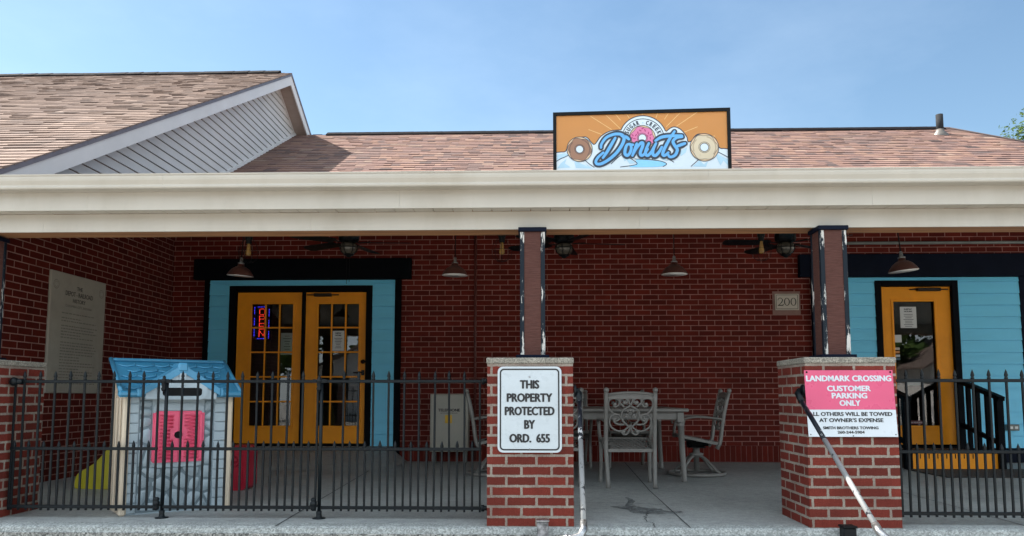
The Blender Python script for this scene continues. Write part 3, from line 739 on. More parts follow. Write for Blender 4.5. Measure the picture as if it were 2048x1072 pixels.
# ------------------------------------------------------------------ signs on the piers
def rrect(x0, x1, z0, z1, r, n=6):
    return arc(x1 - r, z1 - r, r, 0, 90, n) + arc(x0 + r, z1 - r, r, 90, 180, n) + arc(x0 + r, z0 + r, r, 180, 270, n) + arc(x1 - r, z0 + r, r, 270, 360, n)
t = thing('property_sign', (-.03, .03, .5), 'white property protection sign with black border on the brick pier', 'sign')
f = wallmap(.030)
MB().prism(rrect(-.246, .186, .489, 1.067, .036), lambda u, v: (u, .030, v), lambda u, v: (u, .036, v)).build('plate', 'sheet_white', t)
bd = MB()
o_, i_ = rrect(-.232, .172, .503, 1.053, .028), rrect(-.222, .162, .513, 1.043, .020)
bd.add([f(u, v, .001) for u, v in o_] + [f(u, v, .001) for u, v in i_], [(k, (k + 1) % len(o_), (k + 1) % len(o_) + len(o_), k + len(o_)) for k in range(len(o_))])
for s_, zb, wd in [('THIS', .918, .125), ('PROPERTY', .829, .303), ('PROTECTED', .739, .330), ('BY', .649, .068), ('ORD.  655', .557, .267)]:
    MB().text(s_, -.030, zb, wd, .056, f, bold=.006, lift=.0012, strike=.0036).build('text_line', 'ink', t)
bd.build('border_line', 'ink', t)
ck = MB()
random.seed(21)
for _ in range(16):
    x, z = random.uniform(-.21, .15), random.uniform(.53, 1.03); pts = [(x, z)]; a = random.uniform(0, 6.28)
    for k in range(6): a += random.uniform(-.6, .6); x += .014 * math.cos(a); z += .014 * math.sin(a); pts.append((min(max(x, -.215), .155), min(max(z, .52), 1.035)))
    ck.stroke(pts, .0012, f, .0004, caps=False)
ck.build('surface_crazing', plain('crazed_sheeting', (.42, .48, .50), .5), t)
MB().lathe([(.006, -.004), (.006, 0)], (-.030, .0298, .998), 8, 'y').lathe([(.006, -.004), (.006, 0)], (-.030, .0298, .512), 8, 'y').build('bolt', 'galv', t)

t = thing('parking_sign', (2.11, .02, .6), 'pink and white customer parking sign on the brick pier', 'sign')
tilt = lambda u, v, l=0.0: (u + (1.03 - v) * .032, .028 - (1.04 - v) * .02 - l, v)
def plate(mb, x0, x1, z0, z1):
    mb.prism([(x0, z0), (x1, z0), (x1, z1), (x0, z1)], lambda u, v: tilt(u, v, 0), lambda u, v: tilt(u, v, -.004))
pp = MB(); plate(pp, 1.812, 2.398, .7775, 1.040); pp.build('red_panel', 'sign_pink', t)
pp = MB(); plate(pp, 1.812, 2.398, .598, .777); pp.build('white_panel', 'sign_white', t)
for s_, cx, zb, wd, h in [('LANDMARK CROSSING', 2.103, .966, .560, .038), ('CUSTOMER', 2.100, .900, .285, .036), ('PARKING', 2.100, .852, .230, .036), ('ONLY', 2.100, .803, .135, .036)]:
    MB().text(s_, cx, zb, wd, h, tilt, bold=.006, lift=.0006, strike=.0022).build('text_line', 'sign_white', t)
for s_, cx, zb, wd, h in [('ALL OTHERS WILL BE TOWED', 2.097, .736, .548, .025), ('AT OWNER\u2019S EXPENSE', 2.099, .695, .420, .025), ('SMITH BROTHERS TOWING', 2.092, .648, .362, .018), ('260-244-5904', 2.092, .619, .176, .018)]:
    MB().text(s_, cx, zb, wd, h, tilt, bold=.006, lift=.0006, strike=.0012 * h / .025).build('text_line', 'ink', t)
sc_ = MB()
for u, v, r_ in [(1.828, 1.027, .007), (2.382, 1.027, .007), (1.826, .613, .004), (2.384, .613, .004), (2.105, .604, .004)]: sc_.add([tilt(u + r_ * math.cos(a), v + r_ * math.sin(a), .002) for a in [q * math.pi / 5 for q in range(10)]], [tuple(range(10))])
sc_.build('screw', 'black', t)

# ------------------------------------------------------------------ stone plaque, address tile, telephone cabinet
px = XW + .03
t = thing('stone_plaque', (px, 3.0, .9), 'tall carved stone plaque about railroad history on the side wall', 'plaque')
MB().box(XW + .001, px, 2.50, 3.51, .90, 2.168, bev=.006).build('slab', 'stone_plaque', t)
fp = lambda u, v, l=0.0: (px + l, u, v)
for s_, zb, wd, h in [('THE', 2.005, .085 * 1.2, .042), ('DEPOT - RAILROAD', 1.935, .50, .05), ('HISTORY', 1.868, .23, .042)]: MB().text(s_, 3.0, zb, wd, h, fp, bold=.005, lift=.0008).build('carved_title', 'carving', t)
MB().text('COLUMBIA CITY, INDIANA', 3.0, 1.81, .48, .03, fp, lift=.0008).build('carved_title', 'faint_carving', t)
c2 = MB()
random.seed(5); z = 1.745
while z > 1.0:
    x = 2.70; e = random.choice((3.33, 3.36, 3.30, 3.05))
    while x < e:
        wd = random.uniform(.02, .06); c2.stroke([(x, z), (min(x + wd, e), z)], .011, fp, .0006, caps=False); x += wd + .012
    z -= .031
    if random.random() < .25: z -= .021; c2.build('carved_text', 'faint_carving', t); c2 = MB()
c2.build('carved_text', 'faint_carving', t)
for cy_ in (2.585, 3.42): c2 = MB(); c2.stroke(arc(cy_, 2.03, .045, 0, 360, 18), .006, fp, .0006, caps=False); c2.stroke(arc(cy_, 2.03, .028, 30, 330, 14), .004, fp, .0007, caps=False); c2.build('carved_emblem', 'faint_carving', t)

t = thing('address_tile', (3.4, YW, 2.0), 'pale square address tile reading 200 on the brick wall', 'address sign')
MB().box(3.215, 3.585, YW - .006, YW - .0005, 1.955, 2.275).build('mortar_surround', plain('rough_patch_mortar', (.26, .15, .125), .9), t)
MB().box(3.243, 3.563, YW - .022, YW - .0065, 2.02, 2.24, bev=.004).build('tile', plain('pale_cast_tile', (.54, .48, .40), .7, var=.08), t)
fa_ = wallmap(YW - .022); q = MB()
for a, b, c, d in [(3.258, 3.548, 2.033, 2.039), (3.258, 3.548, 2.221, 2.227), (3.258, 3.264, 2.04, 2.22), (3.542, 3.548, 2.04, 2.22)]: q.box(a, b, YW - .0235, YW - .0222, c, d)
def two(mb, x, z, wd, h, f):
    mb.stroke(smooth([(x, z + h * .72), (x + wd * .1, z + h * .9), (x + wd * .45, z + h), (x + wd * .85, z + h * .85), (x + wd * .85, z + h * .6), (x + wd * .5, z + h * .3), (x + wd * .05, z + h * .04)], 4), [.013 if 12 < k < 20 else .008 for k in range(25)], f, .0012)
    mb.stroke([(x, z + .006), (x + wd, z + .006), (x + wd * 1.02, z + h * .18)], .013, f, .0014)
def zero(mb, x, z, wd, h, f):
    n = 28; o_ = arc(x + wd / 2, z + h / 2, wd / 2, 0, 360, n, h / 2)[:-1]; i_ = arc(x + wd / 2, z + h / 2, wd / 2 - .014, 0, 360, n, h / 2 - .007)[:-1]
    mb.add([f(u, v, .0012) for u, v in o_] + [f(u, v, .0012) for u, v in i_], [(k, (k + 1) % n, (k + 1) % n + n, k + n) for k in range(n)])
two(q, 3.283, 2.078, .066, .105, fa_); zero(q, 3.362, 2.078, .078, .107, fa_); zero(q, 3.449, 2.078, .078, .107, fa_)
q.build('numerals', 'carving', t)

t = thing('telephone_cabinet', (-1.12, 5.0, 0), 'beige metal telephone service cabinet standing against the brick wall', 'utility cabinet')
cx0, cx1, cyf = -1.365, -.865, 4.93
MB().box(cx0, cx1, cyf + .012, 5.17, .145, .895, bev=.006).build('body', 'cabinet', t)
MB().box(cx0 + .018, cx1 - .012, cyf, cyf + .0115, .165, .885, bev=.004).lathe([(.008, -.012), (.008, 0)], (cx1 - .022, cyf, .50), 8, 'y').build('door', 'cabinet', t)
MB().box(cx0 + .02, cx0 + .07, cyf + .06, 5.1, 0, .1445).box(cx1 - .07, cx1 - .02, cyf + .06, 5.1, 0, .1445).build('legs', 'conduit_grey', t)
ft = wallmap(cyf); q = MB().text('TELEPHONE', -1.115, .668, .285, .036, ft, bold=.006, lift=.0006, strike=.0025).text('NETWORK INTERFACE', -1.115, .640, .225, .013, ft, bold=.01, lift=.0006)
q.build('lettering', 'ink', t)
MB().box(-1.165, -1.075, cyf - .0016, cyf - .0004, .515, .622).build('yellow_label', 'yellow', t)

# ------------------------------------------------------------------ notices and LED sign in the doors
def notice(x, z, wd, h, y, label, head=None, qr=False, lines=9, grp='paper notices taped to the doors'):
    t = thing('paper_notice', (x, y, z - h / 2), label, 'notice', grp)
    MB().box(x - wd / 2, x + wd / 2, y, y + .001, z - h / 2, z + h / 2).build('sheet', 'paper', t)
    f = wallmap(y); q = MB(); zz = z + h / 2 - .03
    if head:
        for s_ in head: q.text(s_, x, zz - .012, wd * .5, .02, f, bold=.04, lift=.0005, thick=.0003); zz -= .03
    random.seed(int(abs(x) * 100))
    for k in range(lines):
        l = random.uniform(.3, .7) * wd; q.stroke([(x - l / 2, zz - .012), (x + l / 2, zz - .012)], .006, f, .0005, caps=False); zz -= (h * .72) / max(lines, 1)
        if zz < z - h / 2 + .03: break
    q.build('print', 'ink', t)
notice(-2.661, 1.62, .16, .27, YW - .0155, 'white new hours notice taped to the double door with the handle', ('NEW', 'HOURS'))
notice(-3.375, 1.58, .18, .30, YW + .026, 'pale notice behind the glass of the double door with the lit sign', None, lines=6)
notice(5.02, 1.92, .215, .285, YW + .018, 'white new hours notice taped to the single orange door', ('NEW', 'HOURS'))
notice(4.865, 1.635, .105, .10, YW + .018, 'small blank white note on the glass of the single orange door', None, lines=0)
notice(5.04, 1.04, .215, .055, YW + .018, 'narrow white strip notice across the glass of the single orange door', None, lines=0)
t = thing('step_sticker', (5.02, YW + .018, .50), 'small dark red watch your step sticker at the bottom of the door glass', 'sticker')
MB().box(4.90, 5.17, YW + .017, YW + .018, .50, .545).build('strip', plain('maroon_sticker', (.12, .02, .03), .5), t)
MB().text('WATCH YOUR STEP', 5.035, .513, .22, .018, wallmap(YW + .017), bold=.02, lift=.0005, thick=.0003).build('lettering', 'paper', t)
for k_, (zz, c_, nm) in enumerate([(1.50, (.55, .5, .42), 'pale'), (1.455, (.5, .2, .05), 'orange'), (1.405, (.45, .47, .5), 'silver'), (1.365, (.03, .08, .12), 'dark blue')]):
    tag(MB().box(4.815, 4.885, YW + .016, YW + .018, zz - .016, zz + .016).build('card_sticker', plain(nm.replace(' ', '_') + '_sticker', c_, .4), loc=(4.85, YW + .017, zz)), 'tiny %s sticker in the column of stickers at the edge of the door glass' % nm, 'sticker', 'small stickers on the door glass')
t = thing('open_sign', (-3.80, YW + .06, 1.6), 'lit vertical LED open sign with red letters and blue dots behind the door glass', 'LED sign')
ox0, ox1, oz0, oz1 = -3.862, -3.632, 1.645, 2.105
MB().box(ox0, ox1, YW + .055, YW + .08, oz0, oz1, bev=.006).build('panel', 'black', t)
def dots(pts, nm, mat, r=.0055):
    q = MB()
    for u, v in pts: q.add([(u + r * math.cos(a), YW + .0535, v + r * math.sin(a)) for a in [k * math.pi / 3 for k in range(6)]], [tuple(range(6))])
    q.build(nm, mat, t)
FNT = {'O': ["01110", "10001", "10001", "10001", "10001", "10001", "01110"], 'P': ["11110", "10001", "10001", "11110", "10000", "10000", "10000"], 'E': ["11111", "10000", "10000", "11110", "10000", "10000", "11111"], 'N': ["10001", "11001", "11001", "10101", "10011", "10011", "10001"]}
pts = []
for li, ch in enumerate('OPEN'):
    for r_, row in enumerate(FNT[ch]):
        for c_, b_ in enumerate(row):
            if b_ == '1': pts.append((-3.742 + (c_ - 2) * .018, 2.066 - li * .100 - r_ * .0132))
dots(pts, 'red_letters', emit('red_leds', (1, .04, .02), 1.0), .0050)
pts = []
for k in range(20):
    if k % 7 < 5: pts += [(-3.848, 2.088 - k * .0218), (-3.646, 2.088 - k * .0218 - .03)]
for k in range(6): pts += [(-3.80 + k * .0215, 2.094), (-3.80 + k * .0215, 1.656)]
dots(pts, 'blue_dots', emit('blue_leds', (.05, .04, 1), .9), .0052)

# ------------------------------------------------------------------ roof sign
random.seed(3)
t = thing('roof_sign', (1.0, 1.85, 2.9), 'wide black framed donut shop sign standing on the porch roof', 'sign')
A_, B_ = Vector((.187, 1.90, 3.544)), Vector((1.828, 1.80, 3.536))
ex = (B_ - A_).normalized(); ez = Vector((0, 0, 1)); ey = ez.cross(ex)          # ey points away from the street
WS = (B_ - A_).length; mpx = WS / 1740
def sg(u, v, l=0.0):                                                           # sketch units: u right, v down, origin at the top corner
    p = A_ + ex * (u * mpx) - ez * (v * mpx) - ey * l; return tuple(p)
HS = 690
fr = MB()
for a, b, c, d in [(0, 1740, 0, 34), (0, 33, 34, HS), (1707, 1740, 34, HS), (33, 1707, HS - 30, HS)]:
    fr.prism([(a, c), (b, c), (b, d), (a, d)], lambda u, v: sg(u, v, .012), lambda u, v: sg(u, v, -.14))
fr.build('frame', 'black', t)
MB().prism([(33, 34), (1707, 34), (1707, HS - 30), (33, HS - 30)], lambda u, v: sg(u, v, 0), lambda u, v: sg(u, v, -.12)).build('face', plain('orange_sign_print', (.53, .215, .04), .35, var=.05, scale=1.5), t)
MB().bar(sg(200, 400, -.14), sg(200, 640, -.5), .05).bar(sg(1540, 400, -.14), sg(1540, 640, -.5), .05).bar(sg(200, 640, -.06), sg(200, 780, -.06), .05).bar(sg(1540, 640, -.06), sg(1540, 800, -.06), .05).build('brace', 'black', t)
Z = lambda x, y: (x - 125, y - (170 - 50 * (x - 125) / 1735))                  # from sketch pixels
def zz(pts): return [Z(*p) for p in pts]
P_ray = plain('pale_orange_print', (.74, .46, .17), .35, var=.02); P_white = plain('icy_white_print', (.62, .71, .76), .35, var=.03)
P_ice = plain('pale_blue_print', (.40, .60, .72), .35, var=.08, scale=8); P_navy = plain('dark_navy_print', (.012, .022, .042), .35)
P_blue = plain('bright_blue_print', (.11, .39, .74), .35, var=.05); P_pink = plain('pink_icing_print', (.66, .17, .34), .35, var=.04)
P_mag = plain('magenta_sprinkle_print', (.38, .03, .14), .35); P_brown = plain('brown_icing_print', (.30, .15, .085), .35, var=.05); P_dkbr = plain('dark_brown_print', (.17, .085, .055), .35)
P_cream = plain('cream_icing_print', (.62, .52, .36), .35, var=.04); P_tan = plain('tan_dough_print', (.64, .46, .28), .35); P_dktan = plain('shaded_cream_print', (.44, .34, .22), .35)
P_sky = plain('river_blue_print', (.24, .58, .84), .35, var=.04)
q = MB()
for a, b in [((480, 342), (610, 392)), ((500, 205), (705, 340)), ((655, 195), (790, 330)), ((752, 190), (795, 245)), ((862, 190), (882, 225)), ((1160, 178), (1145, 218)), ((1265, 178), (1228, 235)), ((1375, 175), (1245, 310)), ((1545, 165), (1345, 305)), ((1545, 312), (1420, 365)), ((1010, 178), (1010, 192)), ((1712, 404), (1640, 415))]:
    q.stroke(zz([a, b]), 6, sg, .0006)
q.build('sun_rays', P_ray, t)
top = [(158, 578), (200, 573), (245, 568), (268, 530), (330, 440), (430, 418), (470, 430), (510, 478), (542, 490), (600, 412), (690, 358), (785, 346)]
top = smooth(top, 4) + [(1015 + 232 * math.cos(R(a)), 432 - 232 * math.sin(R(a))) for a in range(158, 18, -6)] + smooth([(1245, 358), (1290, 322), (1335, 315), (1390, 345), (1440, 412), (1452, 462), (1486, 455), (1530, 398), (1580, 386), (1690, 425), (1752, 520), (1795, 530), (1832, 534)], 4)
MB().flat(zz(top + [(1832, 800), (158, 800)]), lambda u, v: sg(u, min(v, HS - 31), .0012)).build('snow_badge', P_white, t)
q = MB().stroke(zz(top), 9, sg, .0018)
for L in [[(160, 668), (200, 642), (240, 625), (290, 603), (330, 618), (360, 645)], [(440, 655), (485, 695), (530, 728)], [(700, 690), (770, 622), (815, 597), (870, 622), (950, 680), (925, 702), (790, 722)], [(1478, 710), (1510, 680), (1560, 637), (1590, 632), (1640, 622), (1720, 568), (1770, 582), (1835, 620)], [(1100, 640), (1190, 600), (1250, 632), (1310, 670)], [(930, 640), (1100, 648), (1200, 665), (1240, 690), (1205, 715)]]:
    q.stroke(zz(smooth(L, 4)), 7, sg, .0034)
q.stroke(zz([(1015 + 208 * math.cos(R(a)), 440 - 208 * math.sin(R(a))) for a in range(157, 14, -5)]), 8, sg, .0018)
q.build('outlines', P_navy, t)
q = MB()
for L in [[(165, 600), (240, 585), (280, 600), (250, 625), (165, 660)], [(165, 740), (200, 690), (260, 640), (240, 690), (300, 730)], [(330, 640), (400, 690), (470, 720), (440, 690), (520, 740), (350, 735)], [(815, 605), (870, 630), (940, 680), (880, 690), (850, 650), (830, 665)], [(1490, 712), (1560, 650), (1600, 690), (1640, 660), (1620, 715)], [(1720, 580), (1835, 640), (1835, 705), (1790, 650), (1760, 700), (1730, 640)], [(1370, 560), (1440, 520), (1430, 570), (1380, 610)], [(1190, 612), (1260, 660), (1215, 650), (1190, 640)]]:
    MB().flat(zz(L), lambda u, v: sg(u, min(v, HS - 31), .0024)).build('snow_shading', P_ice, t)
MB().flat(zz(smooth([(950, 645), (1100, 655), (1195, 668), (1236, 690), (1200, 712), (1090, 722), (880, 722), (945, 690)], 4, True)), lambda u, v: sg(u, v, .0028)).build('river', P_sky, t)
def donut(cx, cy, r, icing, shade, dough, hole, l, wave=6, squash=1.0, hr=.30, ph=0):
    def ring(rr, n=48, amp=0): return [(cx + (rr + amp * math.sin(wave * a + ph)) * math.cos(a), cy + squash * (rr + amp * math.sin(wave * a + ph)) * math.sin(a)) for a in [2 * math.pi * k / n for k in range(n)]]
    MB().flat(zz(ring(r)), lambda u, v: sg(u, v, l)).build('donut_dough', dough, t)
    MB().flat(zz(ring(r * .90, amp=r * .055)), lambda u, v: sg(u, v, l + .0004)).build('donut_icing', icing, t)
    MB().stroke(zz([(cx + .80 * r * math.cos(R(a)), cy + .80 * r * math.sin(R(a)) * squash) for a in range(-75, 40, 8)]), r * .10, sg, l + .0006).build('donut_shade', shade, t)
    MB().stroke(zz([(cx + .78 * r * math.cos(R(a)), cy + .78 * r * math.sin(R(a)) * squash) for a in range(160, 225, 8)]), r * .09, sg, l + .0006).build('donut_shade', shade, t)
    o = MB().stroke(zz(ring(r) + ring(r)[:1]), 6, sg, l + .0008, caps=False).stroke(zz(ring(r * .90, amp=r * .055) + ring(r * .9, amp=r * .055)[:1]), 4, sg, l + .0009, caps=False)
    o.stroke(zz(ring(r * hr) + ring(r * hr)[:1]), 6, sg, l + .0012, caps=False).stroke(zz(ring(r * (hr + .09)) + ring(r * (hr + .09))[:1]), 4, sg, l + .0012, caps=False)
    o.build('donut_outline', P_navy, t)
    MB().flat(zz(ring(r * hr)), lambda u, v: sg(u, v, l + .0010)).build('donut_hole', hole, t)
donut(388, 545, 126, P_brown, P_dkbr, P_tan, P_white, .0040, ph=.6)
donut(1608, 520, 138, P_cream, P_dktan, P_tan, P_white, .0040, ph=1.7)
donut(1008, 428, 128, P_pink, P_pink, P_tan, P_white, .0040, ph=.3)
q = MB()
for x, y, a in [(988, 352, 30), (1035, 350, 70), (1068, 378, 100), (912, 400, 45), (945, 400, 120), (1055, 405, 20), (1085, 430, 80), (930, 435, 10), (965, 375, 80), (1012, 330, 150), (905, 428, 100), (1090, 395, 140)]:
    dx, dy = 8 * math.cos(R(a)), 8 * math.sin(R(a)); q.stroke(zz([(x - dx, y - dy), (x + dx, y + dy)]), 11, sg, .0056)
q.build('sprinkles', P_mag, t)
# arched words
q = MB()
def arch_word(wd, a0, a1, rr):
    for k, ch in enumerate(wd):
        a = a0 + (a1 - a0) * k / (len(wd) - 1)
        cx, cy = 1015 + rr * math.cos(R(a)), 440 - rr * math.sin(R(a)); th = R(90 - a)
        def f(u, v, l=0, cx=cx, cy=cy, th=th):
            x = cx + u * math.cos(th) + v * math.sin(th); y = cy + u * math.sin(th) - v * math.cos(th); return sg(*Z(x, y), l)
        q.text(ch, 0, -20, 23, 42, f, bold=.008, lift=.0024, thick=.0004, strike=2.2)
arch_word('SUGAR', 157, 107, 172); arch_word('CREEK', 75, 24, 172)
q.build('arched_lettering', P_navy, t)
MB().flat(zz([(1013 + 8 * math.cos(k), 272 + 8 * math.sin(k)) for k in [i * .6 for i in range(10)]]), lambda u, v: sg(u, v, .0026)).build('snowflake_dot', P_ice, t)
script = [
    [(742, 428), (705, 492), (660, 570), (618, 632)],
    [(600, 528), (606, 490), (650, 428), (715, 396), (772, 388), (815, 402), (828, 440), (806, 502), (752, 580), (680, 646), (606, 690), (560, 694), (548, 668), (574, 622), (622, 580)],
    [(806, 410), (850, 420), (876, 442)],
    [(884, 490), (856, 500), (838, 545), (836, 590), (858, 606), (884, 580), (898, 530), (888, 494)],
    [(888, 500), (915, 498)],
    [(952, 486), (934, 540), (908, 608)], [(916, 590), (950, 530), (992, 480), (1012, 482), (1006, 520), (985, 578), (996, 606), (1026, 590), (1058, 540)],
    [(1070, 482), (1046, 535), (1036, 586), (1056, 606), (1092, 572), (1128, 505)], [(1140, 482), (1112, 545), (1108, 592), (1132, 606), (1168, 570), (1196, 520)],
    [(1322, 362), (1272, 440), (1222, 535), (1204, 590), (1222, 606), (1258, 575)], [(1136, 456), (1190, 422), (1270, 408), (1392, 404)],
    [(1396, 416), (1340, 426), (1306, 462), (1322, 504), (1346, 548), (1322, 602), (1276, 620), (1254, 596)], [(1344, 512), (1384, 496), (1422, 482)]]
for nm, mat, ww, l in (('script_shadow', P_navy, 68, .0060), ('script_lettering', P_blue, 29, .0068)):
    q = MB()
    for k, L in enumerate(script):
        pts = smooth(L, 5); n_ = len(pts)
        q.stroke(zz(pts), [ww * (.80 + .25 * math.sin(math.pi * i / (n_ - 1))) for i in range(n_)], sg, l + k * 1.2e-5 * 4)
    q.build(nm, mat, t)

# ------------------------------------------------------------------ lamps and fans under the porch
def ceil_z(y): return 2.262 + (y - .5) * (3.52 - 2.262) / 4.7
pt = thing('pendant_lamp', (0, 0, 0), '', 'lamp', 'red barn pendant lamps')
MB().lathe([(.140, 0), (.138, .006), (.122, .035), (.092, .072), (.055, .098), (.036, .105), (.034, .125), (.028, .13)], (0, 0, 0), 28).build('shade', 'shade_red', pt)
MB().lathe([(.1385, -.001), (.120, .033), (.088, .068), (.045, .085), (.001, .088)], (0, 0, 0), 28).build('shade_lining', 'white', pt)
MB().lathe([(.034, .131), (.036, .136), (.034, .142), (.018, .15), (.016, .19), (.010, .2)], (0, 0, 0), 14).build('collar', 'galv', pt)
MB().ball((0, 0, .035), .028, 10).build('bulb', 'white', pt)
MB().tube([(0, 0, .2), (0, 0, .84)], .006, 6).lathe([(.05, .83), (.045, .85), (.01, .855)], (0, 0, 0), 12).build('stem', 'black', pt)
labs = ['red barn pendant lamp in front of the black header over the double doors', 'red barn pendant lamp beside the thin painted wall conduit', 'red barn pendant lamp over the patio table', 'red barn pendant lamp in front of the navy header over the single door']
for k, (x, y, z, tx, ty) in enumerate([(-3.19, 3.0, 2.17, .05, .07), (-.85, 3.0, 2.165, 0, .01), (1.505, 3.0, 2.165, 0, 0), (3.66, 2.45, 2.10, 0, -.10)]):
    c = pt if k == 0 else copy_tree(pt)
    c.location = (x, y, z); c.rotation_euler = (tx, ty, 0); c['label'] = labs[k]
    s_ = (ceil_z(y) - z) / .855
    for ch in c.children:
        if ch.name.startswith('stem'): ch.scale = (1, 1, 1); ch.data = ch.data.copy(); [setattr(v.co, 'z', .2 + (v.co.z - .2) * ((ceil_z(y) - z) - .2) / .655) for v in ch.data.vertices]
ct_ = thing('caged_lamp', (0, 0, 0), '', 'lamp', 'caged filament bulb lamps')
MB().lathe([(.001, -.05), (.020, -.046), (.025, -.03), (.024, -.01), (.021, .0), (.017, .03), (.013, .055), (.013, .07)], (0, 0, 0), 16).build('bulb', 'amber', ct_)
MB().lathe([(.024, .065), (.026, .07), (.028, .10), (.036, .12), (.036, .16), (.012, .165)], (0, 0, 0), 14).tube([(0, 0, .16), (0, 0, .40)], .008, 6).build('socket', 'black', ct_)
cg = MB()
for k in range(8):
    a = k * math.pi / 4; cg.tube([(r_ * math.cos(a), r_ * math.sin(a), z_) for r_, z_ in [(.034, .11), (.075, .06), (.095, -.01), (.085, -.075), (.045, -.11), (.004, -.12)]], .0016, 4)
for r_, z_ in ((.095, -.01), (.045, -.11)): cg.tube([(r_ * math.cos(a), r_ * math.sin(a), z_) for a in [k * math.pi / 10 for k in range(20)]], .0016, 4, closed=True)
cg.build('cage', 'black', ct_)
labs = ['amber caged bulb lamp hanging above the black door header', 'amber caged bulb lamp close beside the white sign pier post', 'amber caged bulb lamp next to the jar fan light by the flaked post']
for k, (x, z) in enumerate([(-2.69, 2.235), (-.296, 2.235), (2.109, 2.232)]):
    c = ct_ if k == 0 else copy_tree(ct_); c.location = (x, 1.9, z); c['label'] = labs[k]
fn = thing('ceiling_fan', (0, 0, 0), '', 'ceiling fan', 'black ceiling fans with jar lights')
MB().tube([(0, 0, .28), (0, 0, .56)], .014, 8).lathe([(.06, .50), (.055, .54), (.02, .56)], (0, 0, 0), 14).build('downrod', 'black', fn)
MB().lathe([(.05, .145), (.09, .15), (.105, .17), (.105, .23), (.08, .26), (.03, .28)], (0, 0, 0), 22).build('motor', 'black', fn)
for k in range(5):
    a = R(72 * k + 4); ca, sa = math.cos(a), math.sin(a)
    def TT(x, y, z, ca=ca, sa=sa): return (x * ca - y * sa, x * sa + y * ca, z - .035)
    MB(TT).prism([(.16, -.05), (.20, -.062), (.58, -.072), (.63, -.05), (.64, 0), (.63, .05), (.58, .072), (.20, .062), (.16, .05)], lambda x, y: (x, y, .176 + y * .18), lambda x, y: (x, y, .183 + y * .18)).bar((.09, 0, .175), (.22, 0, .188), .03, .008).build('blade', 'black', fn)
MB().lathe([(.001, 0.02), (.045, .025), (.075, .05), (.088, .085), (.085, .115), (.070, .135), (.055, .142)], (0, 0, 0), 22).build('jar_light', 'frost', fn)
cg = MB().lathe([(.001, -.012), (.020, -.008), (.03, .004), (.05, .012), (.05, .022)], (0, 0, 0), 14)
for k in range(6):
    a = k * math.pi / 3 + .2; cg.tube([(r_ * math.cos(a), r_ * math.sin(a), z_) for r_, z_ in [(.048, .018), (.08, .05), (.093, .085), (.090, .115), (.074, .138)]], .004, 5)
cg.tube([(.094 * math.cos(a), .094 * math.sin(a), .09) for a in [k * math.pi / 12 for k in range(24)]], .004, 5, closed=True)
cg.build('cage', 'black', fn)
labs = ['black ceiling fan with pull chains above the orange double doors', 'black ceiling fan just beside the white sign pier post', 'black ceiling fan with jar light beside the flaked porch post']
for k, (x, z, rz) in enumerate([(-1.91, 2.305, 0), (.311, 2.285, 4), (2.56, 2.280, 34)]):
    c = fn if k == 0 else copy_tree(fn); c.location = (x, 2.6, z); c.rotation_euler.z = R(rz); c['label'] = labs[k]
MB().tube([(-.012, -.02, -.29), (-.012, -.02, .02)], .0022, 4).tube([(.016, -.02, -.27), (.016, -.02, .02)], .0022, 4).build('pull_chain', 'black', fn, loc=(0, 0, 0)).location = (0, 0, 0)

# ------------------------------------------------------------------ patio table and chairs
t = thing('patio_table', (.69, 3.45, 0), 'long taupe cast aluminium patio table with chairs around it', 'table')
tx0, tx1, ty0, ty1 = -.19, 1.57, 2.70, 4.28
tp = MB()
for a, b, c, d in [(tx0, tx1, ty0, ty0 + .09), (tx0, tx1, ty1 - .09, ty1), (tx0, tx0 + .09, ty0 + .0905, ty1 - .0905), (tx1 - .09, tx1, ty0 + .0905, ty1 - .0905)]: tp.box(a, b, c, d, .708, .742, bev=.008)
n = 22
for i in range(n):
    a = tx0 + .092 + (tx1 - tx0 - .184) * i / n; tp.box(a + .006, a + (tx1 - tx0 - .184) / n - .006, ty0 + .088, ty1 - .088, .716, .736)
tp.build('tabletop', 'chair', t)
ap = MB()
for a, b, c, d in [(tx0 + .07, tx1 - .07, ty0 + .06, ty0 + .085), (tx0 + .07, tx1 - .07, ty1 - .085, ty1 - .06), (tx0 + .06, tx0 + .085, ty0 + .086, ty1 - .086), (tx1 - .085, tx1 - .06, ty0 + .086, ty1 - .086)]: ap.box(a, b, c, d, .628, .7075, bev=.004)
ap.build('apron', 'chair', t)
for sx in (0, 1):
    for sy in (0, 1):
        x = tx1 - .078 if sx else tx0 + .078; y = ty1 - .075 if sy else ty0 + .075; ox = .035 * (1 if sx else -1)
        MB().box(x - .035, x + .035, y - .035, y + .035, .60, .707, bev=.006).tube([(x, y, .60), (x + ox * .15, y, .58), (x + ox * .2, y, .565), (x + ox * .22, y, .56), (x + ox * .5, y, .3), (x + ox, y, .02), (x + ox, y, .001)], [.036, .036, .040, .031, .029, .026, .030], 14).build('leg', 'chair', t)

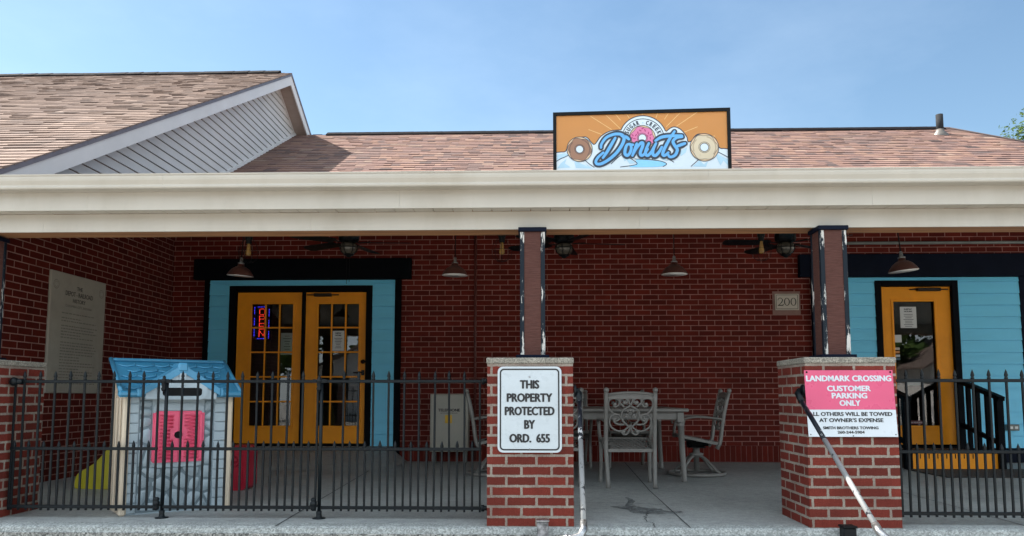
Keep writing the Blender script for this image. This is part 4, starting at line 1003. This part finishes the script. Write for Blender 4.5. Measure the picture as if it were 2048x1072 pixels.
# half of the scroll back, in sketch pixels (dx from the centre line, y down)
SCR = [
    [(143, 22 + 215), (150, 228), (162, 232), (164, 250), (146, 258), (122, 246), (108, 216), (128, 184), (172, 174), (208, 190), (222, 230), (208, 284), (168, 328)],
    [(52, 214), (58, 206), (70, 214), (62, 228), (42, 222), (34, 200), (48, 176), (80, 170), (104, 188), (106, 216), (88, 236), (60, 262)],
    [(4, 242), (14, 216), (28, 184), (50, 172)],
    [(0, 250), (38, 268), (76, 300), (88, 352), (74, 400), (40, 438), (0, 470)],
    [(0, 250), (-38, 268), (-50, 280)],
    [(138, 378), (146, 372), (156, 382), (146, 398), (120, 392), (100, 366), (116, 340), (160, 336), (196, 362), (208, 410), (190, 462), (130, 500), (70, 498), (28, 470), (0, 440)],
    [(156, 382), (164, 392), (148, 422), (104, 438), (60, 436)],
    [(168, 328), (140, 334), (116, 340)],
    [(0, 470), (12, 492), (22, 520), (46, 538), (72, 530), (80, 512), (66, 500), (56, 514)],
    [(36, 358), (44, 352), (48, 364), (34, 370), (22, 356), (30, 342), (46, 340)],
    [(0, 300), (14, 290), (26, 292), (30, 304), (18, 308)],
]
def chair_frame(t, swivel):
    K = .00096
    def yb(z): return -.225 - .10 * max(0, (z - .40)) - (.26 if 0 else .18) * max(0, z - .40) ** 2
    def bk(dx, y): z = .922 - (y - 95) * K * .99; return (dx * K, yb(z) + .0, z)
    for sx in (-1, 1):
        x = .232 * sx
        pts = [(x, yb(z), z) for z in (.42, .55, .68, .80, .905)]
        if not swivel: pts = [(x * .95, -.305, .001), (x * .95, -.285, .06), (x * .975, -.255, .2), (x, -.228, .34)] + pts
        else: pts = [(x, -.18, .30), (x, -.215, .36)] + pts
        rr = [.021] * len(pts); rr[0] = .023
        MB().tube(pts, rr, 10).ball((x, yb(.925), .925), .026, 12).build('back_post', 'chair', t)
        al = MB().tube(smooth([(x, yb(.62), .615), (x * 1.06, -.12, .635), (x * 1.16, .06, .64), (x * 1.17, .17, .62), (x * 1.14, .225, .585), (x * 1.13, .215, .555)], 4), .017, 8, flat=.65, flatdir=(0, 0, 1))
        al.tube([(x * 1.15, .17, .615), (x * 1.12, .20, .50), (x * 1.06, .205, .40)], .018, 8); al.build('armrest', 'chair', t)
        if not swivel: MB().tube([(x * 1.05, .20, .41), (x * 1.05, .215, .2), (x * 1.07, .225, .03), (x * 1.07, .225, .001)], [.022, .019, .019, .023], 10).build('leg', 'chair', t)
    b = MB()
    for z0, r_ in ((.880, .014), (.858, .010), (.842, .012)):
        b.tube([(.232 * q, yb(z0) , z0 + .020 * (1 - q * q)) for q in (-.95, -.6, -.3, 0, .3, .6, .95)], r_, 8)
    b.box(-.222, .222, yb(.865) - .006, yb(.865) + .006, .842, .892)
    for sg_ in (1, -1):
        for L in SCR:
            pts = smooth([(dx * sg_, y) for dx, y in L], 4); b.tube([bk(*p) for p in pts], .0105, 6)
        for dx, y in [(152, 238), (62, 216), (146, 384), (66, 514), (40, 360)]:
            p = bk(dx * sg_, y); b.ball(p, .013, 8)
    for cy_, r_ in ((158, 24), (325, 17), (462, 17)): b.tube([bk(dx, cy_ + dy) for dx, dy in ((0, -r_ * 1.25), (r_ * .8, 0), (0, r_ * 1.25), (-r_ * .8, 0))], .007, 6, closed=True)
    b.build('scroll_back', 'chair', t)
    s_ = MB()
    for a, c in (((-.225, -.215), (.225, -.215)), ((-.235, .215), (.235, .215)), ((-.228, -.215), (-.236, .215)), ((.228, -.215), (.236, .215))): s_.bar((a[0], a[1], .393 + .2 * a[1]), (c[0], c[1], .393 + .2 * c[1]), .03, .03)
    n = 9
    for i in range(-n, n + 1):
        for d in (1, -1):
            pts = []
            for k in range(7):
                v = -.20 + .40 * k / 6; u = i * .048 + d * (v + .2) - (d * .2) + .008 * math.sin(k * 2)
                if abs(u) <= .222: pts.append((u, v, .396 + .2 * v + .004 * d))
            if len(pts) > 1: s_.tube(pts, .0075, 5, flat=.6, flatdir=(0, 0, 1))
    s_.build('seat', 'chair', t)
    if swivel:
        bs = MB().tube([(.31 * math.cos(a), .31 * math.sin(a), .022) for a in [k * math.pi / 18 for k in range(36)]], .019, 8, closed=True)
        for k in range(4):
            a = math.pi / 4 + k * math.pi / 2; bs.tube(smooth([(.035 * math.cos(a), .035 * math.sin(a), .215), (.12 * math.cos(a), .12 * math.sin(a), .18), (.23 * math.cos(a), .23 * math.sin(a), .085), (.305 * math.cos(a), .305 * math.sin(a), .028)], 4), .016, 8)
        bs.lathe([(.03, .05), (.03, .2), (.075, .215), (.08, .235), (.04, .245), (.035, .29), (.06, .30)], (0, 0, 0), 16)
        bs.build('swivel_base', 'chair', t)
        MB().box(-.11, .11, -.09, .09, .30, .312).box(-.12, .12, -.12, .12, .372, .388).tube([(-.08, -.1, .34), (.08, -.1, .34)], .022, 8).tube([(-.08, .08, .34), (.08, .08, .34)], .022, 8).bar((-.2, 0, .385), (.2, 0, .385), .04, .02).bar((0, -.1, .345), (0, .1, .345), .05, .06).build('spring_plate', 'black', t)
ch0 = thing('patio_chair', (0, 0, 0), '', 'chair', 'scroll back patio chairs around the table'); chair_frame(ch0, False)
sw0 = thing('swivel_chair', (0, 0, 0), '', 'chair', 'scroll back patio chairs around the table'); chair_frame(sw0, True)
for k, (x, y, rz, lb) in enumerate([(.92, 2.50, 0, 'taupe scroll back chair facing away from the street at the near side of the table'), (.225, 2.62, 0, 'taupe scroll back chair at the table, half behind the white sign pier'),
                                   (1.155, 4.42, 180, 'taupe scroll back chair across the table, behind the near chair'), (.43, 4.42, 180, 'taupe scroll back chair across the table, close behind the pipe handrail')]):
    c = ch0 if k == 0 else copy_tree(ch0); c.location = (x, y, 0); c.rotation_euler.z = R(rz); c['label'] = lb
for k, (x, y, rz, lb) in enumerate([(1.80, 3.50, 88, 'swivel patio chair on a ring base at the table end by the bare brick wall'), (-.43, 3.48, -86, 'swivel patio chair on a ring base beside the telephone cabinet')]):
    c = sw0 if k == 0 else copy_tree(sw0); c.location = (x, y, 0); c.rotation_euler.z = R(rz); c['label'] = lb

# ------------------------------------------------------------------ wooden step, rails and mat at the single door
t = thing('door_step', (5.0, 4.7, 0), 'orange fronted wooden step with black railings before the single orange door', 'step')
pl = MB(); n = 12
for i in range(n):
    a = 4.47 + (5.50 - 4.47) * i / n; pl.box(a + .004, a + (5.5 - 4.47) / n - .004, 4.225, 5.10, .165, .192, bev=.002)
pl.build('planks', 'plank', t)
MB().box(4.475, 5.50, 4.195, 4.2235, .002, .186, bev=.003).build('riser', 'orange', t)
MB().box(4.48, 4.51, 4.226, 5.1, 0, .16).box(5.46, 5.49, 4.226, 5.1, 0, .16).box(4.6, 5.4, 5.0, 5.1, 0, .16).build('stringer', 'plank', t)
gp_ = MB()
for k in range(7): gp_.box(4.585 + k * .103, 4.597 + k * .103, 4.1925, 4.1948, .13, .183)
gp_.build('plank_gap', 'black', t)
for x in (4.445, 5.535):
    r_ = MB().bar((x, 4.12, .835), (x, 5.08, 1.085), .075, .05).bar((x, 4.16, .30), (x, 5.08, .52), .04, .05)
    for y, w_ in ((4.19, .075), (4.42, .045), (4.62, .045), (4.82, .045), (5.02, .075)): r_.box(x - w_ / 2, x + w_ / 2, y - w_ / 2, y + w_ / 2, .003, .83 + (y - 4.12) * .26 - .012)
    r_.build('railing', 'black_trim', t)
mt = MB(); mt.box(4.40, 6.5, 3.25, 4.17, .001, .012, bev=.004); tag(mt.build('door_mat', 'mat', loc=(5.4, 3.7, 0)), 'dark flat rubber mat on the concrete before the wooden step', 'mat')

# ------------------------------------------------------------------ playhouse, slide and red toy
t = thing('playhouse', (-2.998, .392, 0), 'plastic toy playhouse with blue roof and pink shutters behind the iron fence', 'playhouse')
ca, sa = math.cos(R(38.2)), math.sin(R(38.2))
def PH(s, d, z): return (-2.998 + s * ca - d * sa, .392 + s * sa + d * ca, z)
DP = .44; RH = 1.15; ym = .40
def m(): return MB(PH)
fw = m()
fw.box(.03, .235, .012, .05, .0, .90).box(.515, .735, .012, .05, .0, .90).box(.2355, .5145, .012, .05, .0, .868).box(.2355, .5145, .012, .05, .945, 1.0).box(.10, .64, .012, .05, .9005, .945)if 0 else None
fw = m().box(.03, .234, .012, .05, 0, .93).box(.515, .735, .012, .05, 0, .93).box(.2345, .5145, .012, .05, 0, .868)
fw.prism([(.10, .9305), (.64, .9305), (.37, 1.075)], lambda u, v: (u, .012, v), lambda u, v: (u, .05, v))
fw.build('front_wall', 'toy_grey', t)
m().box(.045, .72, DP - .06, DP - .02, 0, .9).box(.04, .72, .06, DP - .061, .0, .02).build('back_wall', 'toy_grey', t)
for s0, s1 in ((.034, .098), (.640, .722)):
    bl_ = m(); z = .01
    while z < .84: bl_.box(s0, s1, -.001, .0118, z + .003, min(z + .069, .86), bev=.004); z += .073
    bl_.build('block_siding', 'toy_grey', t)
def cells(x0, x1, z0, z1, n, seed, gap=.008):
    random.seed(seed); pts = []
    while len(pts) < n:
        p = (random.uniform(x0, x1), random.uniform(z0, z1))
        if all((p[0] - q[0]) ** 2 + (p[1] - q[1]) ** 2 > ((x1 - x0) * (z1 - z0) / n) * .45 for q in pts): pts.append(p)
    out = []
    for i, p in enumerate(pts):
        poly = [(x0, z0), (x1, z0), (x1, z1), (x0, z1)]
        for j, q in enumerate(pts):
            if i == j: continue
            mx, mz = (p[0] + q[0]) / 2, (p[1] + q[1]) / 2; dx, dz = q[0] - p[0], q[1] - p[1]; ln = math.hypot(dx, dz); dx /= ln; dz /= ln
            np_ = []
            for k in range(len(poly)):
                a, b = poly[k], poly[(k + 1) % len(poly)]
                da = (a[0] - mx) * dx + (a[1] - mz) * dz + gap; db = (b[0] - mx) * dx + (b[1] - mz) * dz + gap
                if da <= 0: np_.append(a)
                if da * db < 0: tt = da / (da - db); np_.append((a[0] + (b[0] - a[0]) * tt, a[1] + (b[1] - a[1]) * tt))
            poly = np_
            if len(poly) < 3: break
        if len(poly) >= 3: out.append(poly)
    return out
m().box(.102, .636, .0100, .0117, .012, .338).box(.102, .189, .0100, .0117, .3385, .84).box(.564, .636, .0100, .0117, .3385, .84).build('stone_grooves', plain('moulded_groove_plastic', (.15, .20, .23), .6), t)
stn = m()
for reg in ((.105, .632, .02, .335, 17, 4), (.105, .185, .345, .83, 6, 8), (.568, .632, .345, .83, 6, 9)):
    for poly in cells(*reg):
        cx_ = sum(p[0] for p in poly) / len(poly); cz_ = sum(p[1] for p in poly) / len(poly)
        rnd = []
        for k in range(len(poly)):
            a, b = poly[k], poly[(k + 1) % len(poly)]; rnd += [(a[0] * .8 + b[0] * .2, a[1] * .8 + b[1] * .2), (a[0] * .2 + b[0] * .8, a[1] * .2 + b[1] * .8)]
        n_ = len(rnd); inn = [(cx_ + (p[0] - cx_) * .84, cz_ + (p[1] - cz_) * .84) for p in rnd]
        stn.add([(u, .0118, v) for u, v in rnd] + [(u, .0045, v) for u, v in inn], [tuple(range(n_, 2 * n_))] + [(k, (k + 1) % n_, (k + 1) % n_ + n_, k + n_) for k in range(n_)], True)
stn.build('moulded_stones', 'toy_stone', t)
wf = m()
o_, i_ = rrect(.193, .555, .335, .812, .045), rrect(.207, .541, .372, .758, .02)
wf.add([(u, -.006, v) for u, v in o_] + [(u, -.006, v) for u, v in i_] + [(u, .0118, v) for u, v in o_], [(k, (k + 1) % len(o_), (k + 1) % len(o_) + len(o_), k + len(o_)) for k in range(len(o_))] + [(k + 2 * len(o_), (k + 1) % len(o_) + 2 * len(o_), (k + 1) % len(o_), k) for k in range(len(o_))])
wf.build('window_frame', 'toy_grey', t)
for s0, s1, hs in ((.192, .3735, 1), (.3765, .560, -1)):
    cxm = .375; sh = m()
    pane = [(s0, .372), (s1, .372)] if 0 else None
    hole = [(cxm - hs * .028 * math.sin(a), .575 + .030 * math.cos(a)) for a in [k * math.pi / 8 for k in range(9)]]
    if hs == 1: poly = [(s0, .385), (s0 + .012, .372), (s1, .372), (s1, .545)] + [p for p in reversed(hole)][0:0] + [(s1 - .024, .556), (s1 - .030, .575), (s1 - .024, .594), (s1, .605), (s1, .755), (s0 + .025, .755), (s0 + .018, .742), (s0, .74)]
    else: poly = [(s1, .385), (s1 - .012, .372), (s0, .372), (s0, .545), (s0 + .024, .556), (s0 + .030, .575), (s0 + .024, .594), (s0, .605), (s0, .755), (s1 - .025, .755), (s1 - .018, .742), (s1, .74)]
    sh.prism(poly, lambda u, v: (u, -.016, v), lambda u, v: (u, .004, v))
    a, b = (s0 + .045, s1 - .04) if hs == 1 else (s0 + .04, s1 - .045)
    o = sh.build('shutter', 'toy_pink', t)
    lv = m(); z = .392
    while z < .73:
        aa, bb = a, b
        if .53 < z < .61:
            if hs == 1: bb -= .02
            else: aa += .02
        lv.add([(aa, -.017, z), (bb, -.017, z), (bb, -.030, z + .019), (aa, -.030, z + .019), (aa, -.017, z + .023), (bb, -.017, z + .023)], [(0, 1, 3, 2), (2, 3, 5, 4), (0, 2, 4), (1, 5, 3)]); z += .026
    e0 = s0 + .012 if hs == 1 else s1 - .012
    lv.box(min(e0, e0 + hs * .022), max(e0, e0 + hs * .022), -.027, -.0165, .385, .735, bev=.006)
    lv.build('louvre', 'toy_pink', o)
m().prism(arc(.375, .575, .026, 0, 360, 14)[:-1], lambda u, v: (u, .0045, v), lambda u, v: (u, .008, v)).build('dark_hole_disc', 'black', t)  # black disc painted as the darkness seen between the shutters
m().box(-.014, .036, -.016, .05, 0, .90, bev=.012).build('corner_post', 'toy_cream', t)
cp_ = m().box(.722, .776, -.016, .05, 0, .90, bev=.012)
for k in range(3): cp_.lathe([(.012, 0), (.014, .03), (.012, .06)], (.774, .02, .36 - k * .1), 8)
cp_.build('corner_post', 'toy_cream', t)
sw = m().box(.0, .03, .051, DP - .06, 0, .9)
for k in range(2): sw.box(-.016, -.0005, .10 + k * .13, .10 + k * .13 + .075, .04, .86, bev=.007)
sw.prism([(.05, .9005), (ym, RH - .045), (DP, .9005)], lambda u, v: (.0, u, v), lambda u, v: (.03, u, v))
sw.box(-.018, .03, DP - .058, DP, 0, .9, bev=.01).box(.73, .77, .051, DP, 0, .9)
sw.build('side_wall', 'toy_cream', t)
rf = m(); e0, e1 = -.055, .822
def slope(sgn):
    ye = -.075 if sgn == 1 else DP + .045
    yr = ym
    k0 = 0 if sgn == 1 else .085
    o1 = [(e0 + k0, ye, .895), (e1 - k0, ye, .895), (e1 - .02 - k0 * .3, yr, RH), (e0 + .02 + k0 * .3, yr, RH)]; o2 = [(p[0], p[1] + .0, p[2] - .035) for p in o1]
    rf.add(o1 + o2, [(0, 1, 2, 3), (7, 6, 5, 4), (0, 4, 5, 1), (1, 5, 6, 2), (2, 6, 7, 3), (3, 7, 4, 0)])
slope(1); slope(-1)
rf.box(e0 + .015, e1 - .015, ym - .045, ym + .045, RH - .018, RH + .012, bev=.012)
rf.box(e0 - .004, .125, -.088, -.03, .862, .905, bev=.012).box(.640, e1 + .004, -.088, -.03, .862, .905, bev=.012)
for xe in (e0 + .012, e1 - .012): rf.tube([(xe, -.07, .903), (xe, ym, RH + .006)], .016, 8)
rob = rf.build('roof', 'toy_blue', t)
rs = m(); k = 0
for row in range(5):
    f0 = .10 + row * .17; s = e0 + .05 + (.05 if row % 2 else 0)
    while s < e1 - .10:
        L_ = random.uniform(.09, .13); yy = lambda f: -.075 + (ym + .075) * f; hh = lambda f: .895 + (RH - .895) * f + .003
        rs.tube([(s, yy(f0 + .02), hh(f0 + .02) + .004), (s + L_ * .5, yy(f0 - .02), hh(f0 - .02) + .004), (s + L_, yy(f0 + .02), hh(f0 + .02) + .004), (s + L_ + .005, yy(f0 + .10), hh(f0 + .10))], .006, 5); s += L_ + .012
rs.box(e0 + .035, e0 + .15, -.085, -.0755, .0, .0) if 0 else None
rs.build('roof_shingle_relief', 'toy_blue_light', rob)
pd = m()
for sg_ in (1, -1):
    a, b = (.372, 1.105), (.372 - sg_ * .275, .925)
    w2 = .052
    pd.prism([a, b, (b[0], b[1] - w2), (a[0], a[1] - w2 * 1.15)], lambda u, v: (u, -.098, v), lambda u, v: (u, .10, v))
    pd.box(min(b[0] - .0 * sg_, b[0] - sg_ * .035), max(b[0], b[0] - sg_ * .035), -.097, -.0, .862, .924, bev=.010)
pd.box(.335, .410, -.106, .09, 1.048, 1.118, bev=.014)
pd.build('porch_gable', 'toy_blue_light', t)
gpn = m().prism([(.12, .845), (.625, .845), (.625, .905), (.372, 1.062), (.12, .905)], lambda u, v: (u, -.085, v), lambda u, v: (u, -.01, v)).box(.348, .397, -.100, -.0855, .945, 1.04, bev=.004)
o_, i_ = rrect(.195, .555, .842, .965, .055), rrect(.232, .516, .868, .930, .022); L_ = len(o_)
gpn.add([(u, -.097, v) for u, v in o_] + [(u, -.097, v) for u, v in i_] + [(u, -.0855, v) for u, v in o_] + [(u, -.0855, v) for u, v in i_], [q for k in range(L_) for q in ((k, (k + 1) % L_, (k + 1) % L_ + L_, k + L_), (k + 2 * L_, (k + 1) % L_ + 2 * L_, (k + 1) % L_, k), (k + L_, (k + 1) % L_ + L_, (k + 1) % L_ + 3 * L_, k + 3 * L_))])
gpn.build('gable_panel', 'toy_grey', t)
m().prism(rrect(.232, .516, .868, .930, .022), lambda u, v: (u, -.087, v), lambda u, v: (u, -.0853, v)).build('dark_window_plate', 'black', t)  # black plate, the shade of the interior put into its colour

t = thing('toy_slide', (-4.0, 1.9, 0), 'yellow plastic toy slide sticking out behind the playhouse', 'slide')
def SLD(u, w_, z): return (-4.30 + u * .90 + w_ * .15, 2.02 - u * .12 + w_ * .98, z)
sd = MB(SLD)
for w0, w1 in ((0, .045), (.36, .405)):
    sd.prism(smooth([(-.02, .02), (.0, .13), (.10, .19), (.22, .26), (.38, .42), (.56, .62), (.75, .72), (.80, .68), (.82, .004), (.5, .002), (.05, .002)], 4, True), lambda u, v, w0=w0: (u, w0, v), lambda u, v, w1=w1: (u, w1, v))
sd.build('side_rail', 'toy_yellow', t)
ch = MB(SLD); pts = smooth([(0, .05), (.14, .09), (.35, .25), (.6, .48), (.8, .55)], 4); n_ = len(pts)
ch.add([(u, .046, v) for u, v in pts] + [(u, .359, v) for u, v in pts], [(k, k + 1, k + 1 + n_, k + n_) for k in range(n_ - 1)], True); ch.build('chute', 'toy_yellow', t)

t = thing('toy_bin', (-2.62, 1.9, 0), 'crimson plastic toy bin standing beside the playhouse', 'toy box')
MB().prism(rrect(-2.94, -2.655, .002, .405, .05), lambda u, v: (u, 1.92, v), lambda u, v: (u, 2.20, v)).prism(rrect(-2.90, -2.69, .05, .36, .04), lambda u, v: (u, 1.912, v), lambda u, v: (u, 1.9195, v)).build('body', 'toy_red', t)
MB().tube([(-2.765 + .045 * math.cos(a), 1.908, .275 + .045 * math.sin(a)) for a in [k * math.pi / 10 for k in range(20)]], .010, 6, closed=True).lathe([(.02, -.004), (.02, .004)], (-2.765, 1.907, .275), 12, 'y').build('knob', 'toy_red', t)

# small litter in the corner behind the end pier, door mat of leaves left out
# ------------------------------------------------------------------ trees, house across the street
def leafmat(name, c):
    m_, t_, b = nmat(name); oi = N(t_, 'Attribute'); oi.attribute_name = 'tint'
    sp_ = N(t_, 'SeparateColor'); t_.links.new(oi.outputs['Color'], sp_.inputs[0])
    t_.links.new(ramp(t_, sp_.outputs[0], [(0, tuple(x * .5 for x in c)), (.5, c), (1, (c[0] * 1.9, c[1] * 1.5, c[2] * 1.2))]), b.inputs['Base Color'])
    b.inputs['Roughness'].default_value = .75; b.inputs['Specular IOR Level'].default_value = .15
    b.inputs['Transmission Weight'].default_value = 0; b.inputs['Subsurface Weight'].default_value = 0
    tl = N(t_, 'BsdfTranslucent'); tl.inputs[0].default_value = (c[0] * 2.2, c[1] * 1.9, c[2] * .8, 1)
    mx = N(t_, 'MixShader'); mx.inputs[0].default_value = .22; t_.links.new(b.outputs[0], mx.inputs[1]); t_.links.new(tl.outputs[0], mx.inputs[2]); t_.links.new(mx.outputs[0], t_.nodes['Material Output'].inputs[0])
    return m_
LM = leafmat('tree_leaves', (.040, .075, .018))
def tree(x, y, h, rad, seed, label, leaves=4500, leaf=.16, cat='tree', clumps=26):
    random.seed(seed)
    t = thing('leafy_tree', (x, y, GZ), label, cat, 'trees around the shop')
    tk = MB().tube([(x, y, GZ), (x + .1, y, GZ + h * .25), (x - .1, y + .1, GZ + h * .55), (x, y, GZ + h * .85)], [h * .035, h * .026, h * .016, h * .004], 9)
    cl = []
    for k in range(clumps):
        a = random.uniform(0, 6.28); f = random.random(); zz_ = h * (.38 + .58 * f); rr = rad * math.sqrt(max(.05, 1 - (f * 1.9 - .75) ** 2 * .8)) * random.uniform(.35, .95)
        c = (x + rr * math.cos(a), y + rr * math.sin(a), GZ + zz_); cl.append((c, random.uniform(.18, .36) * rad))
        tk.tube([(x, y, GZ + zz_ * .72), ((x + c[0]) / 2, (y + c[1]) / 2, GZ + zz_ * .88), c], [h * .010, h * .006, .01], 5)
    tk.build('trunk', 'trunk', t)
    lf = MB()
    for k in range(leaves):
        c, r_ = random.choice(cl); d = Vector((random.gauss(0, 1), random.gauss(0, 1), random.gauss(0, .8))); d.normalize(); d *= r_ * random.random() ** .45
        p = Vector(c) + d; a = Vector((random.gauss(0, 1), random.gauss(0, 1), random.gauss(0, .6))).normalized(); b = a.orthogonal().normalized()
        s_ = leaf * random.uniform(.6, 1.3); q = p + a * s_; w_ = b * s_ * .36
        lf.add([tuple(p), tuple(p + a * s_ * .5 + w_), tuple(q), tuple(p + a * s_ * .5 - w_)], [(0, 1, 2, 3)], tint=max(.001, min(1, random.gauss(.5, .25))))
    lf.build('crown', LM, t)
tree(23.7, 28, 15.2, 3.8, 11, 'leafy green tree rising behind the roof end beyond the vent pipe', 30000, .17, clumps=70)
tree(-16, -29, 8.5, 4.4, 5, 'broad green tree standing across the street, mirrored in the door glass', 4500, .45)
src = [o for o in COL.objects if o.name.startswith('leafy_tree')][-1]
for k, (x, y, lb) in enumerate([(-8, -36, 'green tree behind the first pale house across the street'), (1, -34, 'green tree across the street between the two pale houses'), (9, -33, 'green tree across the street nearest the lone driveway'), (17, -35, 'green tree beside the second pale house across the street'), (24, -37, 'green tree behind the second pale house across the street'), (33, -34, 'green tree across the street past the second pale house'), (-25, -33, 'green tree across the street at the far end of the row')]):
    c = copy_tree(src); c.location = (x, y, GZ); c.rotation_euler.z = k * 1.3; c['label'] = lb
def house(x0, x1, y, wh, rh, lb):
    H = thing('house', ((x0 + x1) / 2, y, GZ), lb, 'house', 'houses across the street'); xm = (x0 + x1) / 2
    MB().box(x0, x1, y - 8, y, GZ, wh).prism([(x0, wh), (x1, wh), (xm, rh)], lambda u, v: (u, y, v), lambda u, v: (u, y - 8, v)).build('wall', 'siding', H)
    MB().prism([(x0 - .6, wh - .2), (xm, rh + .2), (x1 + .6, wh - .2), (x1 + .6, wh - .35), (xm, rh + .02), (x0 - .6, wh - .35)], lambda u, v: (u, y + .5, v), lambda u, v: (u, y - 8.5, v)).build('roof', 'shingle_tan', H)
    for q in (.2, .6): MB().box(x0 + (x1 - x0) * q, x0 + (x1 - x0) * (q + .15), y + .001, y + .05, .8, 2.0).build('window', 'black', H)
house(-13.5, -6.5, -30, 2.4, 3.9, 'small pale gabled house across the street, mirrored in the double door')
house(23.2, 31, -30, 2.8, 4.6, 'larger pale gabled house across the street, mirrored in the single door')
